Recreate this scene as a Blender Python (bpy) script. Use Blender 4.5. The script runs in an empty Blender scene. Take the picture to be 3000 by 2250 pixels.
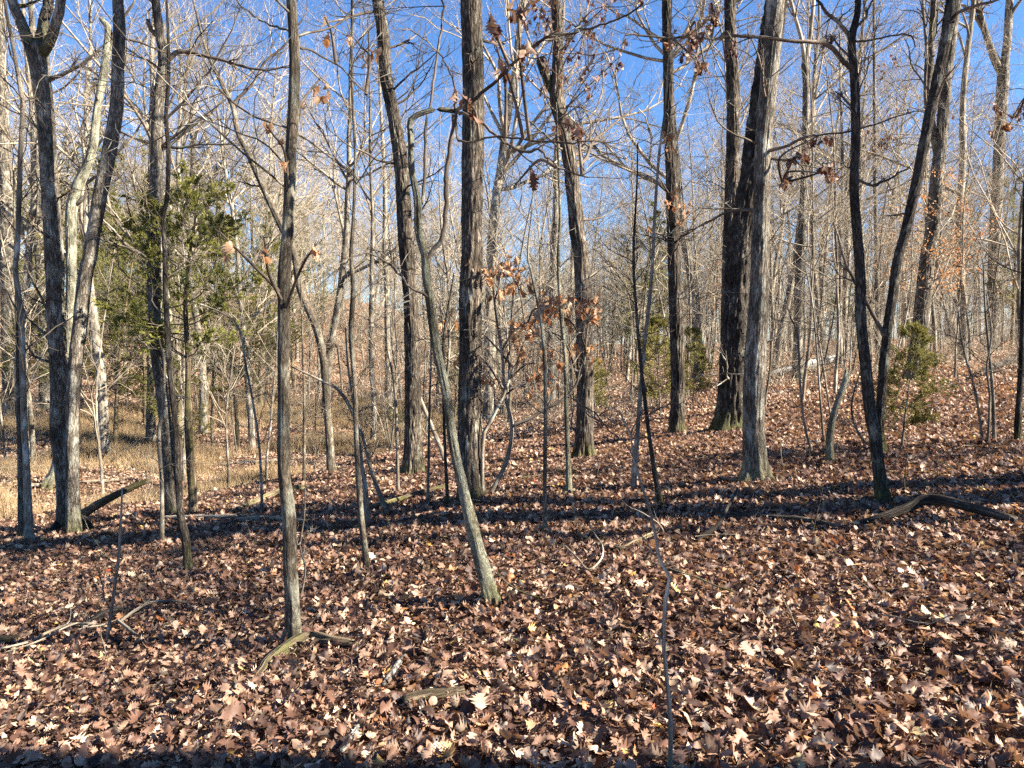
import bpy, math, random
import numpy as np
from mathutils import Vector, Matrix

# ------------------------------------------------------------------ camera, sky, sun, exposure
EYE = 1.55
PITCH = math.radians(3.5)
FPX = 2256.0                      # focal length in pixels of the 3000-pixel-wide photograph
SUN_EL, SUN_AZ = math.radians(33.0), math.radians(13.0)   # sun to the side (+X), somewhat behind the camera
EXPOSURE = 2.3

S = bpy.context.scene
COL = S.collection
cam_d = bpy.data.cameras.new("camera")
cam = bpy.data.objects.new("camera", cam_d); COL.objects.link(cam)
cam.location = (0, 0, EYE)
cam.rotation_euler = (math.pi / 2 - PITCH, 0, 0)
cam_d.sensor_width = 36.0; cam_d.lens = FPX / 3000 * 36
cam_d.clip_start = 0.05; cam_d.clip_end = 2000
S.camera = cam

world = bpy.data.worlds.new("World"); S.world = world; world.use_nodes = True
wn = world.node_tree.nodes; wl = world.node_tree.links
sky = wn.new("ShaderNodeTexSky"); sky.sky_type = 'NISHITA'; sky.sun_disc = False
sky.sun_elevation = SUN_EL
SUN_DIR = Vector((math.cos(SUN_EL) * math.cos(SUN_AZ), -math.cos(SUN_EL) * math.sin(SUN_AZ), math.sin(SUN_EL)))
sky.sun_rotation = math.atan2(SUN_DIR.x, SUN_DIR.y)
sky.air_density = 1.0; sky.dust_density = 0.0; sky.ozone_density = 10.0
wl.new(sky.outputs[0], wn["Background"].inputs[0]); wn["Background"].inputs[1].default_value = 0.05
sun_d = bpy.data.lights.new("sun", 'SUN'); sun_d.energy = 5.0; sun_d.angle = math.radians(0.53)
sun_d.color = (1.0, 0.91, 0.78)
sun = bpy.data.objects.new("sun", sun_d); COL.objects.link(sun)
sun.rotation_euler = SUN_DIR.to_track_quat('Z', 'Y').to_euler()
S.view_settings.view_transform = 'Standard'; S.view_settings.look = 'None'
S.view_settings.exposure = EXPOSURE; S.view_settings.gamma = 1.0; S.view_settings.use_curve_mapping = False
S.cycles.use_denoising = False
S.cycles.max_bounces = 4; S.cycles.diffuse_bounces = 2; S.cycles.use_adaptive_sampling = True; S.cycles.adaptive_threshold = 0.02; S.cycles.glossy_bounces = 2
S.cycles.transmission_bounces = 3; S.cycles.transparent_max_bounces = 4
S.cycles.caustics_reflective = False; S.cycles.caustics_refractive = False
S.cycles.sample_clamp_indirect = 4.0

# ------------------------------------------------------------------ helpers
rng = np.random.default_rng(11)
_L = np.random.default_rng(5).random((64, 64, 64)).astype(np.float32)
def noise3(x, y, z):
    x, y, z = np.broadcast_arrays(np.asarray(x, float), np.asarray(y, float), np.asarray(z, float))
    xi, yi, zi = np.floor(x).astype(int), np.floor(y).astype(int), np.floor(z).astype(int)
    fx, fy, fz = x - xi, y - yi, z - zi
    fx, fy, fz = [f * f * (3 - 2 * f) for f in (fx, fy, fz)]
    o = 0
    for a in (0, 1):
        for b in (0, 1):
            for c in (0, 1):
                w = (fx if a else 1 - fx) * (fy if b else 1 - fy) * (fz if c else 1 - fz)
                o = o + w * _L[(xi + a) & 63, (yi + b) & 63, (zi + c) & 63]
    return o - 0.5
def sstep(a, b, x):
    t = np.clip((np.asarray(x, float) - a) / (b - a), 0, 1); return t * t * (3 - 2 * t)

LIPX = [-40, -14, -9, -6, -3.6, -2.1, 0.0, 3.0, 12.0]
LIPY = [8.0, 9.0, 10.0, 10.8, 11.6, 16.5, 25.0, 42.0, 90.0]
def terrain(x, y):
    x = np.asarray(x, float); y = np.asarray(y, float)
    yy = np.clip(y, -20, 60)
    p = 0.105 * 24 * np.tanh(x / 24) - 0.022 * yy - 0.034 * np.clip(yy - 9, 0, 40) * sstep(9, -2, x) + 0.02
    p = p + 0.25 * noise3(x * 0.12 + 3, y * 0.12, 1.5)
    q = y - np.interp(x, LIPX, LIPY)
    floor = -2.35 + 0.5 * noise3(x * 0.09, y * 0.09, 7.2) + 0.5 * noise3(x * .33, y * .33, 2.2)
    floor = floor - .75 * np.exp(-((q - 4.2 - 2.2 * noise3(x * .22, 3.1, 5.5)) / .75) ** 2) - .5 * np.exp(-((q - 9.5 - 5 * noise3(x * .14, 8.1, 2.5)) / .8) ** 2)   # the winding dry channels
    m_ = sstep(0.0, 3.0, q)
    h = p * (1 - m_) + floor * m_
    hill = sstep(24, 88, y - 0.10 * np.clip(x, -40, 10)) * 8.5 * sstep(-2, -22, x)
    h = h + hill
    near = 1 - sstep(40, 80, np.hypot(x, y))
    h = h + near * (0.10 * noise3(x * 0.8, y * 0.8, 3.3) + 0.05 * noise3(x * 2.3, y * 2.3, 9.1))
    return h
Z0 = float(terrain(0, 0))
def gz(x, y): return terrain(x, y) - Z0
def ray(px, py):
    cx, cy = (px - 1500) / FPX, (1125 - py) / FPX
    c, s = math.cos(PITCH), math.sin(PITCH)
    return np.array([cx, c + cy * s, -s + cy * c])
def on_plane(px, py, Y):
    d = ray(px, py); t = Y / d[1]; return np.array([0, 0, EYE]) + d * t
def on_ground(px, py, tmax=160):
    d = ray(px, py); t = np.concatenate([np.linspace(0.8, 30, 1500), np.linspace(30.1, tmax, 1500)])
    P = d[None] * t[:, None]; h = EYE + P[:, 2] - gz(P[:, 0], P[:, 1])
    i = np.argmax(h < 0) if (h < 0).any() else len(t) - 1
    return np.array([P[i, 0], P[i, 1], gz(P[i, 0], P[i, 1])])

def np_mesh(name, V, F, mat, attr=None, smooth=True):
    """V (n,3), F list of face arrays (m,3) or (m,4)"""
    me = bpy.data.meshes.new(name)
    V = np.ascontiguousarray(V, np.float32)
    fs = [np.asarray(f, np.int32) for f in (F if isinstance(F, list) else [F]) if len(f)]
    me.vertices.add(len(V)); me.vertices.foreach_set("co", V.ravel())
    loops = np.concatenate([f.ravel() for f in fs]); sizes = np.concatenate([np.full(len(f), f.shape[1], np.int32) for f in fs])
    starts = np.concatenate([[0], np.cumsum(sizes)[:-1]]).astype(np.int32)
    me.loops.add(len(loops)); me.loops.foreach_set("vertex_index", loops)
    me.polygons.add(len(sizes)); me.polygons.foreach_set("loop_start", starts)
    if smooth: me.polygons.foreach_set("use_smooth", np.ones(len(sizes), bool))
    if attr is not None:
        a = me.attributes.new("bk", 'FLOAT_VECTOR', 'POINT'); a.data.foreach_set("vector", np.ascontiguousarray(attr, np.float32).ravel())
    me.update(calc_edges=True)
    if mat is not None: me.materials.append(mat)
    return me
def link(name, me, parent=None, loc=None):
    o = bpy.data.objects.new(name, me); COL.objects.link(o)
    if parent is not None: o.parent = parent
    if loc is not None: o.location = loc
    return o
def thing(name, label, cat, loc, group=None):
    o = bpy.data.objects.new(name, None); COL.objects.link(o); o.location = [float(v) for v in loc]
    o.empty_display_size = 0.1
    o["label"] = label; o["category"] = cat
    if group: o["group"] = group
    return o
def tag(o, label, cat, group=None):
    o["label"] = label; o["category"] = cat
    if group: o["group"] = group
    return o

def catmull(pts, n):
    """resample a (k,d) polyline to n points with a Catmull-Rom curve through them"""
    P = np.asarray(pts, float)
    if len(P) == 2: return P[0] + (P[1] - P[0]) * np.linspace(0, 1, n)[:, None]
    Q = np.vstack([2 * P[0] - P[1], P, 2 * P[-1] - P[-2]])
    seg = np.linalg.norm(np.diff(P[:, :3], axis=0), axis=1); cum = np.concatenate([[0], np.cumsum(seg)])
    s = np.linspace(0, cum[-1], n); i = np.clip(np.searchsorted(cum, s, side='right') - 1, 0, len(P) - 2)
    t = ((s - cum[i]) / np.maximum(seg[i], 1e-9))[:, None]
    p0, p1, p2, p3 = Q[i], Q[i + 1], Q[i + 2], Q[i + 3]
    return 0.5 * (2 * p1 + (p2 - p0) * t + (2 * p0 - 5 * p1 + 4 * p2 - p3) * t ** 2 + (3 * p1 - p0 - 3 * p2 + p3) * t ** 3)

def tubes(P, R, sides, v0=0.0, cap=True):
    """P (B,K,3), R (B,K) -> V, quads, bark coordinates"""
    P = np.asarray(P, float); R = np.asarray(R, float)
    if P.ndim == 2: P, R = P[None], R[None]
    B, K, _ = P.shape
    T = np.empty_like(P); T[:, 1:-1] = P[:, 2:] - P[:, :-2]; T[:, 0] = P[:, 1] - P[:, 0]; T[:, -1] = P[:, -1] - P[:, -2]
    T /= np.maximum(np.linalg.norm(T, axis=2, keepdims=True), 1e-9)
    ref = np.where(np.abs(T[:, :1, 2:3]) > 0.8, np.array([1.0, 0, 0]), np.array([0, 0, 1.0]))
    N1 = np.cross(np.broadcast_to(ref, T.shape), T); N1 /= np.maximum(np.linalg.norm(N1, axis=2, keepdims=True), 1e-9)
    N2 = np.cross(T, N1)
    a = np.linspace(0, 2 * np.pi, sides, endpoint=False); ca, sa = np.cos(a), np.sin(a)
    V = P[:, :, None] + R[:, :, None, None] * (N1[:, :, None] * ca[None, None, :, None] + N2[:, :, None] * sa[None, None, :, None])
    L = np.concatenate([np.zeros((B, 1)), np.cumsum(np.linalg.norm(np.diff(P, axis=1), axis=2), axis=1)], 1) + v0
    R0 = R[:, :1].repeat(K, 1)
    A = np.stack([R0[:, :, None] * ca + np.zeros((B, K, 1)), R0[:, :, None] * sa + np.zeros((B, K, 1)), L[:, :, None] + np.zeros(sides)], -1)
    idx = np.arange(B * K * sides).reshape(B, K, sides)
    nx = np.roll(idx, -1, axis=2)
    Q = np.stack([idx[:, :-1], nx[:, :-1], nx[:, 1:], idx[:, 1:]], -1).reshape(-1, 4)
    return V.reshape(-1, 3), Q, A.reshape(-1, 3)
class Acc:
    def __init__(s): s.V, s.F, s.A, s.n = [], [], [], 0
    def add(s, V, F, A=None):
        s.V.append(V); s.F.append(F + s.n); s.A.append(np.zeros_like(V) if A is None else A); s.n += len(V)
    def tube(s, P, R, sides, v0=0.0): s.add(*tubes(P, R, sides, v0))
    def mesh(s, name, mat, off=None, smooth=True):
        V = np.concatenate(s.V)
        if off is not None: V = V - np.asarray(off)
        f4 = [f for f in s.F if f.shape[1] == 4]; f3 = [f for f in s.F if f.shape[1] == 3]
        return np_mesh(name, V, ([np.concatenate(f4)] if f4 else []) + ([np.concatenate(f3)] if f3 else []), mat, np.concatenate(s.A), smooth)
    @property
    def empty(s): return s.n == 0

def unit(v): return v / np.maximum(np.linalg.norm(v, axis=-1, keepdims=True), 1e-9)
def grow(st, d, ln, r0, K, wander, up, r, taper=0.3):
    """random-walk branches, vectorised"""
    B = len(st); P = np.empty((B, K, 3)); P[:, 0] = st; d = unit(d)
    for k in range(1, K):
        d = unit(d + wander * r.normal(size=(B, 3)) + np.array([0, 0, up]))
        P[:, k] = P[:, k - 1] + d * (ln / (K - 1))[:, None]
    R = r0[:, None] * (1 - (1 - taper) * np.linspace(0, 1, K)[None])
    return P, R
def spawn(P, R, n, r, t0=0.25, t1=1.0, ang=(0.5, 1.1), lf=(0.35, 0.6), rf=0.6, flat=0.0, tip=True):
    """n children per parent branch: start, direction, length, radius"""
    B, K, _ = P.shape
    t = r.uniform(t0, t1, (B, n))
    if tip and n > 1: t[:, 0] = 0.98
    f = t * (K - 1); i = np.minimum(f.astype(int), K - 2); u = (f - i)[..., None]
    b = np.arange(B)[:, None]
    st = P[b, i] * (1 - u) + P[b, i + 1] * u; d = unit(P[b, i + 1] - P[b, i])
    rad = (R[b, i] * (1 - u[..., 0]) + R[b, i + 1] * u[..., 0]) * rf
    ln0 = np.linalg.norm(np.diff(P, axis=1), axis=2).sum(1)[:, None]
    rv = r.normal(size=d.shape); rv[..., 2] *= (1 - flat)
    perp = unit(rv - (rv * d).sum(-1, keepdims=True) * d)
    a = r.uniform(*ang, (B, n)); 
    if tip and n > 1: a[:, 0] *= 0.4
    nd = d * np.cos(a)[..., None] + perp * np.sin(a)[..., None]
    ln = ln0 * r.uniform(*lf, (B, n)) * (1.15 - 0.5 * t)
    return st.reshape(-1, 3), nd.reshape(-1, 3), ln.ravel(), rad.ravel()

# ------------------------------------------------------------------ materials
def mat_new(name):
    m = bpy.data.materials.new(name); m.use_nodes = True
    nt = m.node_tree; b = nt.nodes["Principled BSDF"]; return m, nt, b
def nd(nt, t, **kw):
    n = nt.nodes.new(t)
    for k, v in kw.items(): setattr(n, k, v)
    return n
def mixc(nt, fac, a, b, blend='MIX'):
    n = nd(nt, "ShaderNodeMix", data_type='RGBA', blend_type=blend)
    for s, v in ((0, fac), (6, a), (7, b)):
        if isinstance(v, bpy.types.NodeSocket): nt.links.new(v, n.inputs[s])
        elif s == 0: n.inputs[0].default_value = v
        else: n.inputs[s].default_value = (*v, 1) if len(v) == 3 else v
    return n.outputs[2]
def ramp(nt, fac, stops):
    n = nd(nt, "ShaderNodeValToRGB"); e = n.color_ramp.elements
    while len(e) < len(stops): e.new(0.5)
    for k, (p, c) in zip(e, stops):
        k.position = p; k.color = (*c, 1) if not isinstance(c, float) else (c, c, c, 1)
    nt.links.new(fac, n.inputs[0]); return n.outputs[0]
def math_n(nt, op, a, b=None, clamp=False):
    n = nd(nt, "ShaderNodeMath", operation=op, use_clamp=clamp)
    for s, v in ((0, a), (1, b)):
        if v is None: continue
        if isinstance(v, bpy.types.NodeSocket): nt.links.new(v, n.inputs[s])
        else: n.inputs[s].default_value = v
    return n.outputs[0]
def bark(name, dark, mid, light, lichen=(0.42, 0.43, 0.36), lich=0.25, fiss=30.0, stretch=0.10, bump=0.7, moss=0.0, rings=0.0):
    m, nt, b = mat_new(name)
    at = nd(nt, "ShaderNodeAttribute", attribute_name="bk")
    oi = nd(nt, "ShaderNodeObjectInfo")
    add = nd(nt, "ShaderNodeVectorMath", operation='ADD'); nt.links.new(at.outputs["Vector"], add.inputs[0])
    sc = nd(nt, "ShaderNodeVectorMath", operation='SCALE'); sc.inputs[0].default_value = (7.1, 3.3, 9.7); nt.links.new(oi.outputs["Random"], sc.inputs["Scale"])
    nt.links.new(sc.outputs[0], add.inputs[1])
    mp = nd(nt, "ShaderNodeMapping"); mp.inputs["Scale"].default_value = (1, 1, stretch); nt.links.new(add.outputs[0], mp.inputs[0])
    n1 = nd(nt, "ShaderNodeTexNoise"); n1.inputs["Scale"].default_value = fiss; n1.inputs["Detail"].default_value = 7; n1.inputs["Roughness"].default_value = 0.62
    nt.links.new(mp.outputs[0], n1.inputs["Vector"])
    vo = nd(nt, "ShaderNodeTexVoronoi", feature='DISTANCE_TO_EDGE'); vo.inputs["Scale"].default_value = fiss * 0.9
    wmix = nd(nt, "ShaderNodeVectorMath", operation='ADD'); nt.links.new(mp.outputs[0], wmix.inputs[0])
    ns = nd(nt, "ShaderNodeVectorMath", operation='SCALE'); ns.inputs["Scale"].default_value = 0.04; nt.links.new(n1.outputs["Color"], ns.inputs[0]); nt.links.new(ns.outputs[0], wmix.inputs[1])
    nt.links.new(wmix.outputs[0], vo.inputs["Vector"])
    crack = ramp(nt, vo.outputs["Distance"], [(0.0, 0.0), (0.16, 1.0)])
    hgt = math_n(nt, 'MULTIPLY', crack, n1.outputs["Fac"])
    colr = ramp(nt, n1.outputs["Fac"], [(0.30, dark), (0.50, mid), (0.72, light)])
    colr = mixc(nt, math_n(nt, 'MULTIPLY', math_n(nt, 'SUBTRACT', 1.0, crack), 0.65), colr, dark)
    n2 = nd(nt, "ShaderNodeTexNoise"); n2.inputs["Scale"].default_value = 5.5; n2.inputs["Detail"].default_value = 6; n2.inputs["Roughness"].default_value = 0.68
    mp2 = nd(nt, "ShaderNodeMapping"); mp2.inputs["Scale"].default_value = (1.5, 1.5, 0.8); nt.links.new(add.outputs[0], mp2.inputs[0]); nt.links.new(mp2.outputs[0], n2.inputs["Vector"])
    colr = mixc(nt, math_n(nt, 'MULTIPLY', ramp(nt, n2.outputs["Fac"], [(0.62 - lich * 0.35, 0.0), (0.70 - lich * 0.3, 1.0)]), 0.7), colr, lichen)
    n4 = nd(nt, "ShaderNodeTexNoise"); n4.inputs["Scale"].default_value = 2.1; n4.inputs["Detail"].default_value = 3; nt.links.new(add.outputs[0], n4.inputs["Vector"])
    colr = mixc(nt, 1.0, colr, ramp(nt, n4.outputs["Fac"], [(0.34, 0.45), (0.62, 1.25)]), 'MULTIPLY')
    sep = nd(nt, "ShaderNodeSeparateXYZ"); nt.links.new(at.outputs["Vector"], sep.inputs[0])
    if moss > 0:
        lo = math_n(nt, 'SUBTRACT', moss, sep.outputs[2]); lo = math_n(nt, 'DIVIDE', lo, moss * 0.9)
        mf = math_n(nt, 'ADD', lo, math_n(nt, 'MULTIPLY', math_n(nt, 'SUBTRACT', n2.outputs["Fac"], 0.5), 2.8))
        colr = mixc(nt, math_n(nt, 'MULTIPLY', math_n(nt, 'MINIMUM', math_n(nt, 'MAXIMUM', mf, 0.0), 1.0), 0.85), colr, (0.085, 0.085, 0.018))
    v = math_n(nt, 'ADD', math_n(nt, 'MULTIPLY', oi.outputs["Random"], 0.35), 0.82)
    cv = nd(nt, "ShaderNodeCombineXYZ"); [nt.links.new(v, cv.inputs[i]) for i in range(3)]
    colr = mixc(nt, 1.0, colr, cv.outputs[0], 'MULTIPLY')
    nt.links.new(colr, b.inputs["Base Color"]); b.inputs["Roughness"].default_value = 0.9; b.inputs["Specular IOR Level"].default_value = 0.15
    bp = nd(nt, "ShaderNodeBump"); bp.inputs["Strength"].default_value = bump; bp.inputs["Distance"].default_value = 0.02
    nt.links.new(hgt, bp.inputs["Height"]); nt.links.new(bp.outputs[0], b.inputs["Normal"])
    return m
M = {}
M['oak'] = bark('ridged_oak_bark', (0.020, 0.016, 0.012), (0.100, 0.080, 0.060), (0.30, 0.25, 0.19), lichen=(0.30, 0.30, 0.235), lich=0.15, fiss=34, stretch=.26, bump=1.0, moss=0.40)
M['pale'] = bark('pale_flaky_bark', (0.045, 0.037, 0.028), (0.160, 0.134, 0.102), (0.36, 0.31, 0.24), lichen=(0.44, 0.42, 0.34), lich=0.35, fiss=38, stretch=.30, bump=0.9, moss=0.45)
M['dark'] = bark('dark_rough_bark', (0.018, 0.015, 0.012), (0.062, 0.051, 0.040), (0.15, 0.125, 0.098), lichen=(0.24, 0.24, 0.19), lich=0.22, fiss=40, stretch=.26, bump=1.0, moss=0.5)
M['young'] = bark('young_grey_brown_bark', (0.040, 0.031, 0.022), (0.130, 0.105, 0.075), (0.265, 0.22, 0.165), lichen=(0.32, 0.32, 0.25), lich=0.32, fiss=60, stretch=.32, bump=0.7, moss=0.32)
M['lichen'] = bark('lichen_grey_green_bark', (0.060, 0.052, 0.035), (0.185, 0.165, 0.108), (0.36, 0.335, 0.235), lichen=(0.43, 0.43, 0.32), lich=0.55, fiss=60, stretch=.42, bump=0.9, moss=0.40)
M['stem'] = bark('thin_stem_bark', (0.075, 0.060, 0.042), (0.20, 0.165, 0.120), (0.36, 0.305, 0.235), lich=0.25, fiss=70, stretch=0.16, bump=0.3)
M['twig'] = bark('twig_bark', (0.060, 0.046, 0.033), (0.145, 0.115, 0.085), (0.27, 0.22, 0.17), lich=0.2, fiss=20, stretch=0.2, bump=0.2)
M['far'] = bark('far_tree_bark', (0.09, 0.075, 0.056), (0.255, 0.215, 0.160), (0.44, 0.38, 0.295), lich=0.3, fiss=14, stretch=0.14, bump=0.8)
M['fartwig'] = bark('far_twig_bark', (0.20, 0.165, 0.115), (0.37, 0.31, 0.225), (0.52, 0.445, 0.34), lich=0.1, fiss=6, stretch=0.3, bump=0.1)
M['deadwood'] = bark('weathered_deadwood', (0.14, 0.11, 0.075), (0.36, 0.30, 0.22), (0.58, 0.51, 0.40), lich=0.1, fiss=45, stretch=0.05, bump=0.7)
M['darkwood'] = bark('dark_rotting_wood', (0.022, 0.018, 0.014), (0.07, 0.058, 0.045), (0.15, 0.125, 0.098), lich=0.08, fiss=45, stretch=0.06, bump=1.0)
M['brownwood'] = bark('brown_rotting_wood', (0.07, 0.05, 0.03), (0.22, 0.165, 0.105), (0.38, 0.30, 0.20), lichen=(0.15, 0.15, 0.05), lich=0.35, fiss=40, stretch=0.05, bump=1.0)
M['paleweather'] = bark('pale_crusted_wood', (0.10, 0.09, 0.075), (0.33, 0.31, 0.27), (0.55, 0.52, 0.46), lichen=(0.5, 0.5, 0.45), lich=0.4, fiss=60, stretch=0.4, bump=1.0)
M['whitewood'] = bark('bleached_white_wood', (0.40, 0.38, 0.34), (0.66, 0.64, 0.58), (0.80, 0.78, 0.72), lich=0.1, fiss=40, stretch=0.25, bump=1.0)

def leafmat(name, stops, inst, transl=0.22, rough=0.55):
    m, nt, b = mat_new(name)
    if inst: a = nd(nt, "ShaderNodeAttribute", attribute_type='INSTANCER', attribute_name="tint"); f = a.outputs["Fac"]
    else: f = nd(nt, "ShaderNodeObjectInfo").outputs["Random"]
    colr = ramp(nt, f, stops)
    tc = nd(nt, "ShaderNodeTexCoord")
    n = nd(nt, "ShaderNodeTexNoise"); n.inputs["Scale"].default_value = 14; n.inputs["Detail"].default_value = 4; nt.links.new(tc.outputs["Object"], n.inputs["Vector"])
    colr = mixc(nt, 1.0, colr, ramp(nt, n.outputs["Fac"], [(0.3, 0.70), (0.7, 1.22)]), 'MULTIPLY')
    geo = nd(nt, "ShaderNodeNewGeometry")                       # the underside of an oak leaf is paler than its face
    colr = mixc(nt, math_n(nt, 'MULTIPLY', geo.outputs["Backfacing"], 0.35), colr, (0.46, 0.36, 0.26))
    nt.links.new(colr, b.inputs["Base Color"]); b.inputs["Roughness"].default_value = rough; b.inputs["Specular IOR Level"].default_value = 0.35
    tr = nd(nt, "ShaderNodeBsdfTranslucent"); nt.links.new(mixc(nt, 1.0, colr, (1.0, 0.72, 0.45), 'MULTIPLY'), tr.inputs[0])
    mx = nd(nt, "ShaderNodeMixShader"); mx.inputs[0].default_value = transl
    nt.links.new(b.outputs[0], mx.inputs[1]); nt.links.new(tr.outputs[0], mx.inputs[2])
    nt.links.new(mx.outputs[0], nt.nodes["Material Output"].inputs[0]); return m
LSTOPS = [(0.0, (0.032, 0.018, 0.013)), (0.16, (0.085, 0.043, 0.029)), (0.34, (0.17, 0.088, 0.056)), (0.52, (0.26, 0.148, 0.096)), (0.68, (0.37, 0.235, 0.160)),
          (0.80, (0.58, 0.44, 0.315)), (0.90, (0.40, 0.15, 0.045)), (0.95, (0.60, 0.46, 0.30)), (0.985, (0.64, 0.43, 0.12)), (1.0, (0.34, 0.06, 0.02))]
M['leaf_i'] = leafmat('fallen_leaf_litter', LSTOPS, True)
M['leaf_o'] = leafmat('fallen_leaf', LSTOPS, False)
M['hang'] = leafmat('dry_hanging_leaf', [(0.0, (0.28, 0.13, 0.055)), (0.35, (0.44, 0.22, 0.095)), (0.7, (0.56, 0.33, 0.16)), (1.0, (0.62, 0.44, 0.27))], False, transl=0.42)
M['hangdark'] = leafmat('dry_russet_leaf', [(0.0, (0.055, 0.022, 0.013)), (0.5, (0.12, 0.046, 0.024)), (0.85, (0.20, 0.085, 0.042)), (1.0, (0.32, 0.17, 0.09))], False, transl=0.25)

m, nt, b = mat_new('forest_soil'); M['soil'] = m
tc = nd(nt, "ShaderNodeTexCoord")
n1 = nd(nt, "ShaderNodeTexNoise"); n1.inputs["Scale"].default_value = 11; n1.inputs["Detail"].default_value = 8; n1.inputs["Roughness"].default_value = 0.75; nt.links.new(tc.outputs["Object"], n1.inputs["Vector"])
v1 = nd(nt, "ShaderNodeTexVoronoi"); v1.inputs["Scale"].default_value = 16; nt.links.new(tc.outputs["Object"], v1.inputs["Vector"])
c = ramp(nt, n1.outputs["Fac"], [(0.32, (0.05, 0.030, 0.018)), (0.52, (0.15, 0.088, 0.052)), (0.72, (0.30, 0.20, 0.125))])
bw = nd(nt, "ShaderNodeRGBToBW"); nt.links.new(v1.outputs["Color"], bw.inputs[0])
c = mixc(nt, 0.5, c, ramp(nt, bw.outputs[0], [(0.2, (0.07, 0.04, 0.024)), (0.5, (0.20, 0.12, 0.072)), (0.8, (0.36, 0.25, 0.16))]))
nt.links.new(c, b.inputs["Base Color"]); b.inputs["Roughness"].default_value = 0.95; b.inputs["Specular IOR Level"].default_value = 0.1
bp = nd(nt, "ShaderNodeBump"); bp.inputs["Strength"].default_value = 1.0; bp.inputs["Distance"].default_value = 0.05
nt.links.new(v1.outputs["Distance"], bp.inputs["Height"]); nt.links.new(bp.outputs[0], b.inputs["Normal"])

def plainmat(name, stops, transl=0.25, scale=1.5):
    m, nt, b = mat_new(name)
    tc = nd(nt, "ShaderNodeTexCoord"); n = nd(nt, "ShaderNodeTexNoise"); n.inputs["Scale"].default_value = scale; n.inputs["Detail"].default_value = 5
    nt.links.new(tc.outputs["Object"], n.inputs["Vector"]); c = ramp(nt, n.outputs["Fac"], stops)
    nt.links.new(c, b.inputs["Base Color"]); b.inputs["Roughness"].default_value = 0.7; b.inputs["Specular IOR Level"].default_value = 0.2
    tr = nd(nt, "ShaderNodeBsdfTranslucent"); nt.links.new(c, tr.inputs[0])
    mx = nd(nt, "ShaderNodeMixShader"); mx.inputs[0].default_value = transl
    nt.links.new(b.outputs[0], mx.inputs[1]); nt.links.new(tr.outputs[0], mx.inputs[2]); nt.links.new(mx.outputs[0], nt.nodes["Material Output"].inputs[0])
    return m
M['cedar'] = plainmat('cedar_foliage', [(0.3, (0.12, 0.125, 0.028)), (0.5, (0.21, 0.21, 0.052)), (0.72, (0.33, 0.315, 0.095))], 0.4)
M['cedaryel'] = plainmat('sunburnt_cedar_foliage', [(0.3, (0.16, 0.15, 0.035)), (0.5, (0.27, 0.24, 0.07)), (0.72, (0.40, 0.34, 0.13))], 0.3, 3)
M['grass'] = plainmat('dead_grass', [(0.3, (0.33, 0.225, 0.120)), (0.5, (0.49, 0.36, 0.205)), (0.72, (0.62, 0.49, 0.315))], 0.3, 0.6)
M['moss'] = plainmat('moss', [(0.3, (0.03, 0.032, 0.010)), (0.5, (0.075, 0.080, 0.018)), (0.72, (0.14, 0.14, 0.035))], 0.0, 12)

# ------------------------------------------------------------------ the forest floor
N = 360
u = np.linspace(-1, 1, N); a_ = 6.2
gx = 420 * np.sinh(a_ * u) / math.sinh(a_); gy = 6 + 420 * np.sinh(a_ * u) / math.sinh(a_)
X, Y = np.meshgrid(gx, gy); Zg = gz(X, Y)
V = np.stack([X, Y, Zg], -1).reshape(-1, 3); I = np.arange(N * N).reshape(N, N)
F = np.stack([I[:-1, :-1], I[:-1, 1:], I[1:, 1:], I[1:, :-1]], -1).reshape(-1, 4)
floor_o = link('forest_floor', np_mesh('forest_floor', V, F, M['soil'])); floor_o["kind"] = "structure"
tag(floor_o, 'leaf covered forest floor falling towards a shallow hollow', 'ground')

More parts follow.
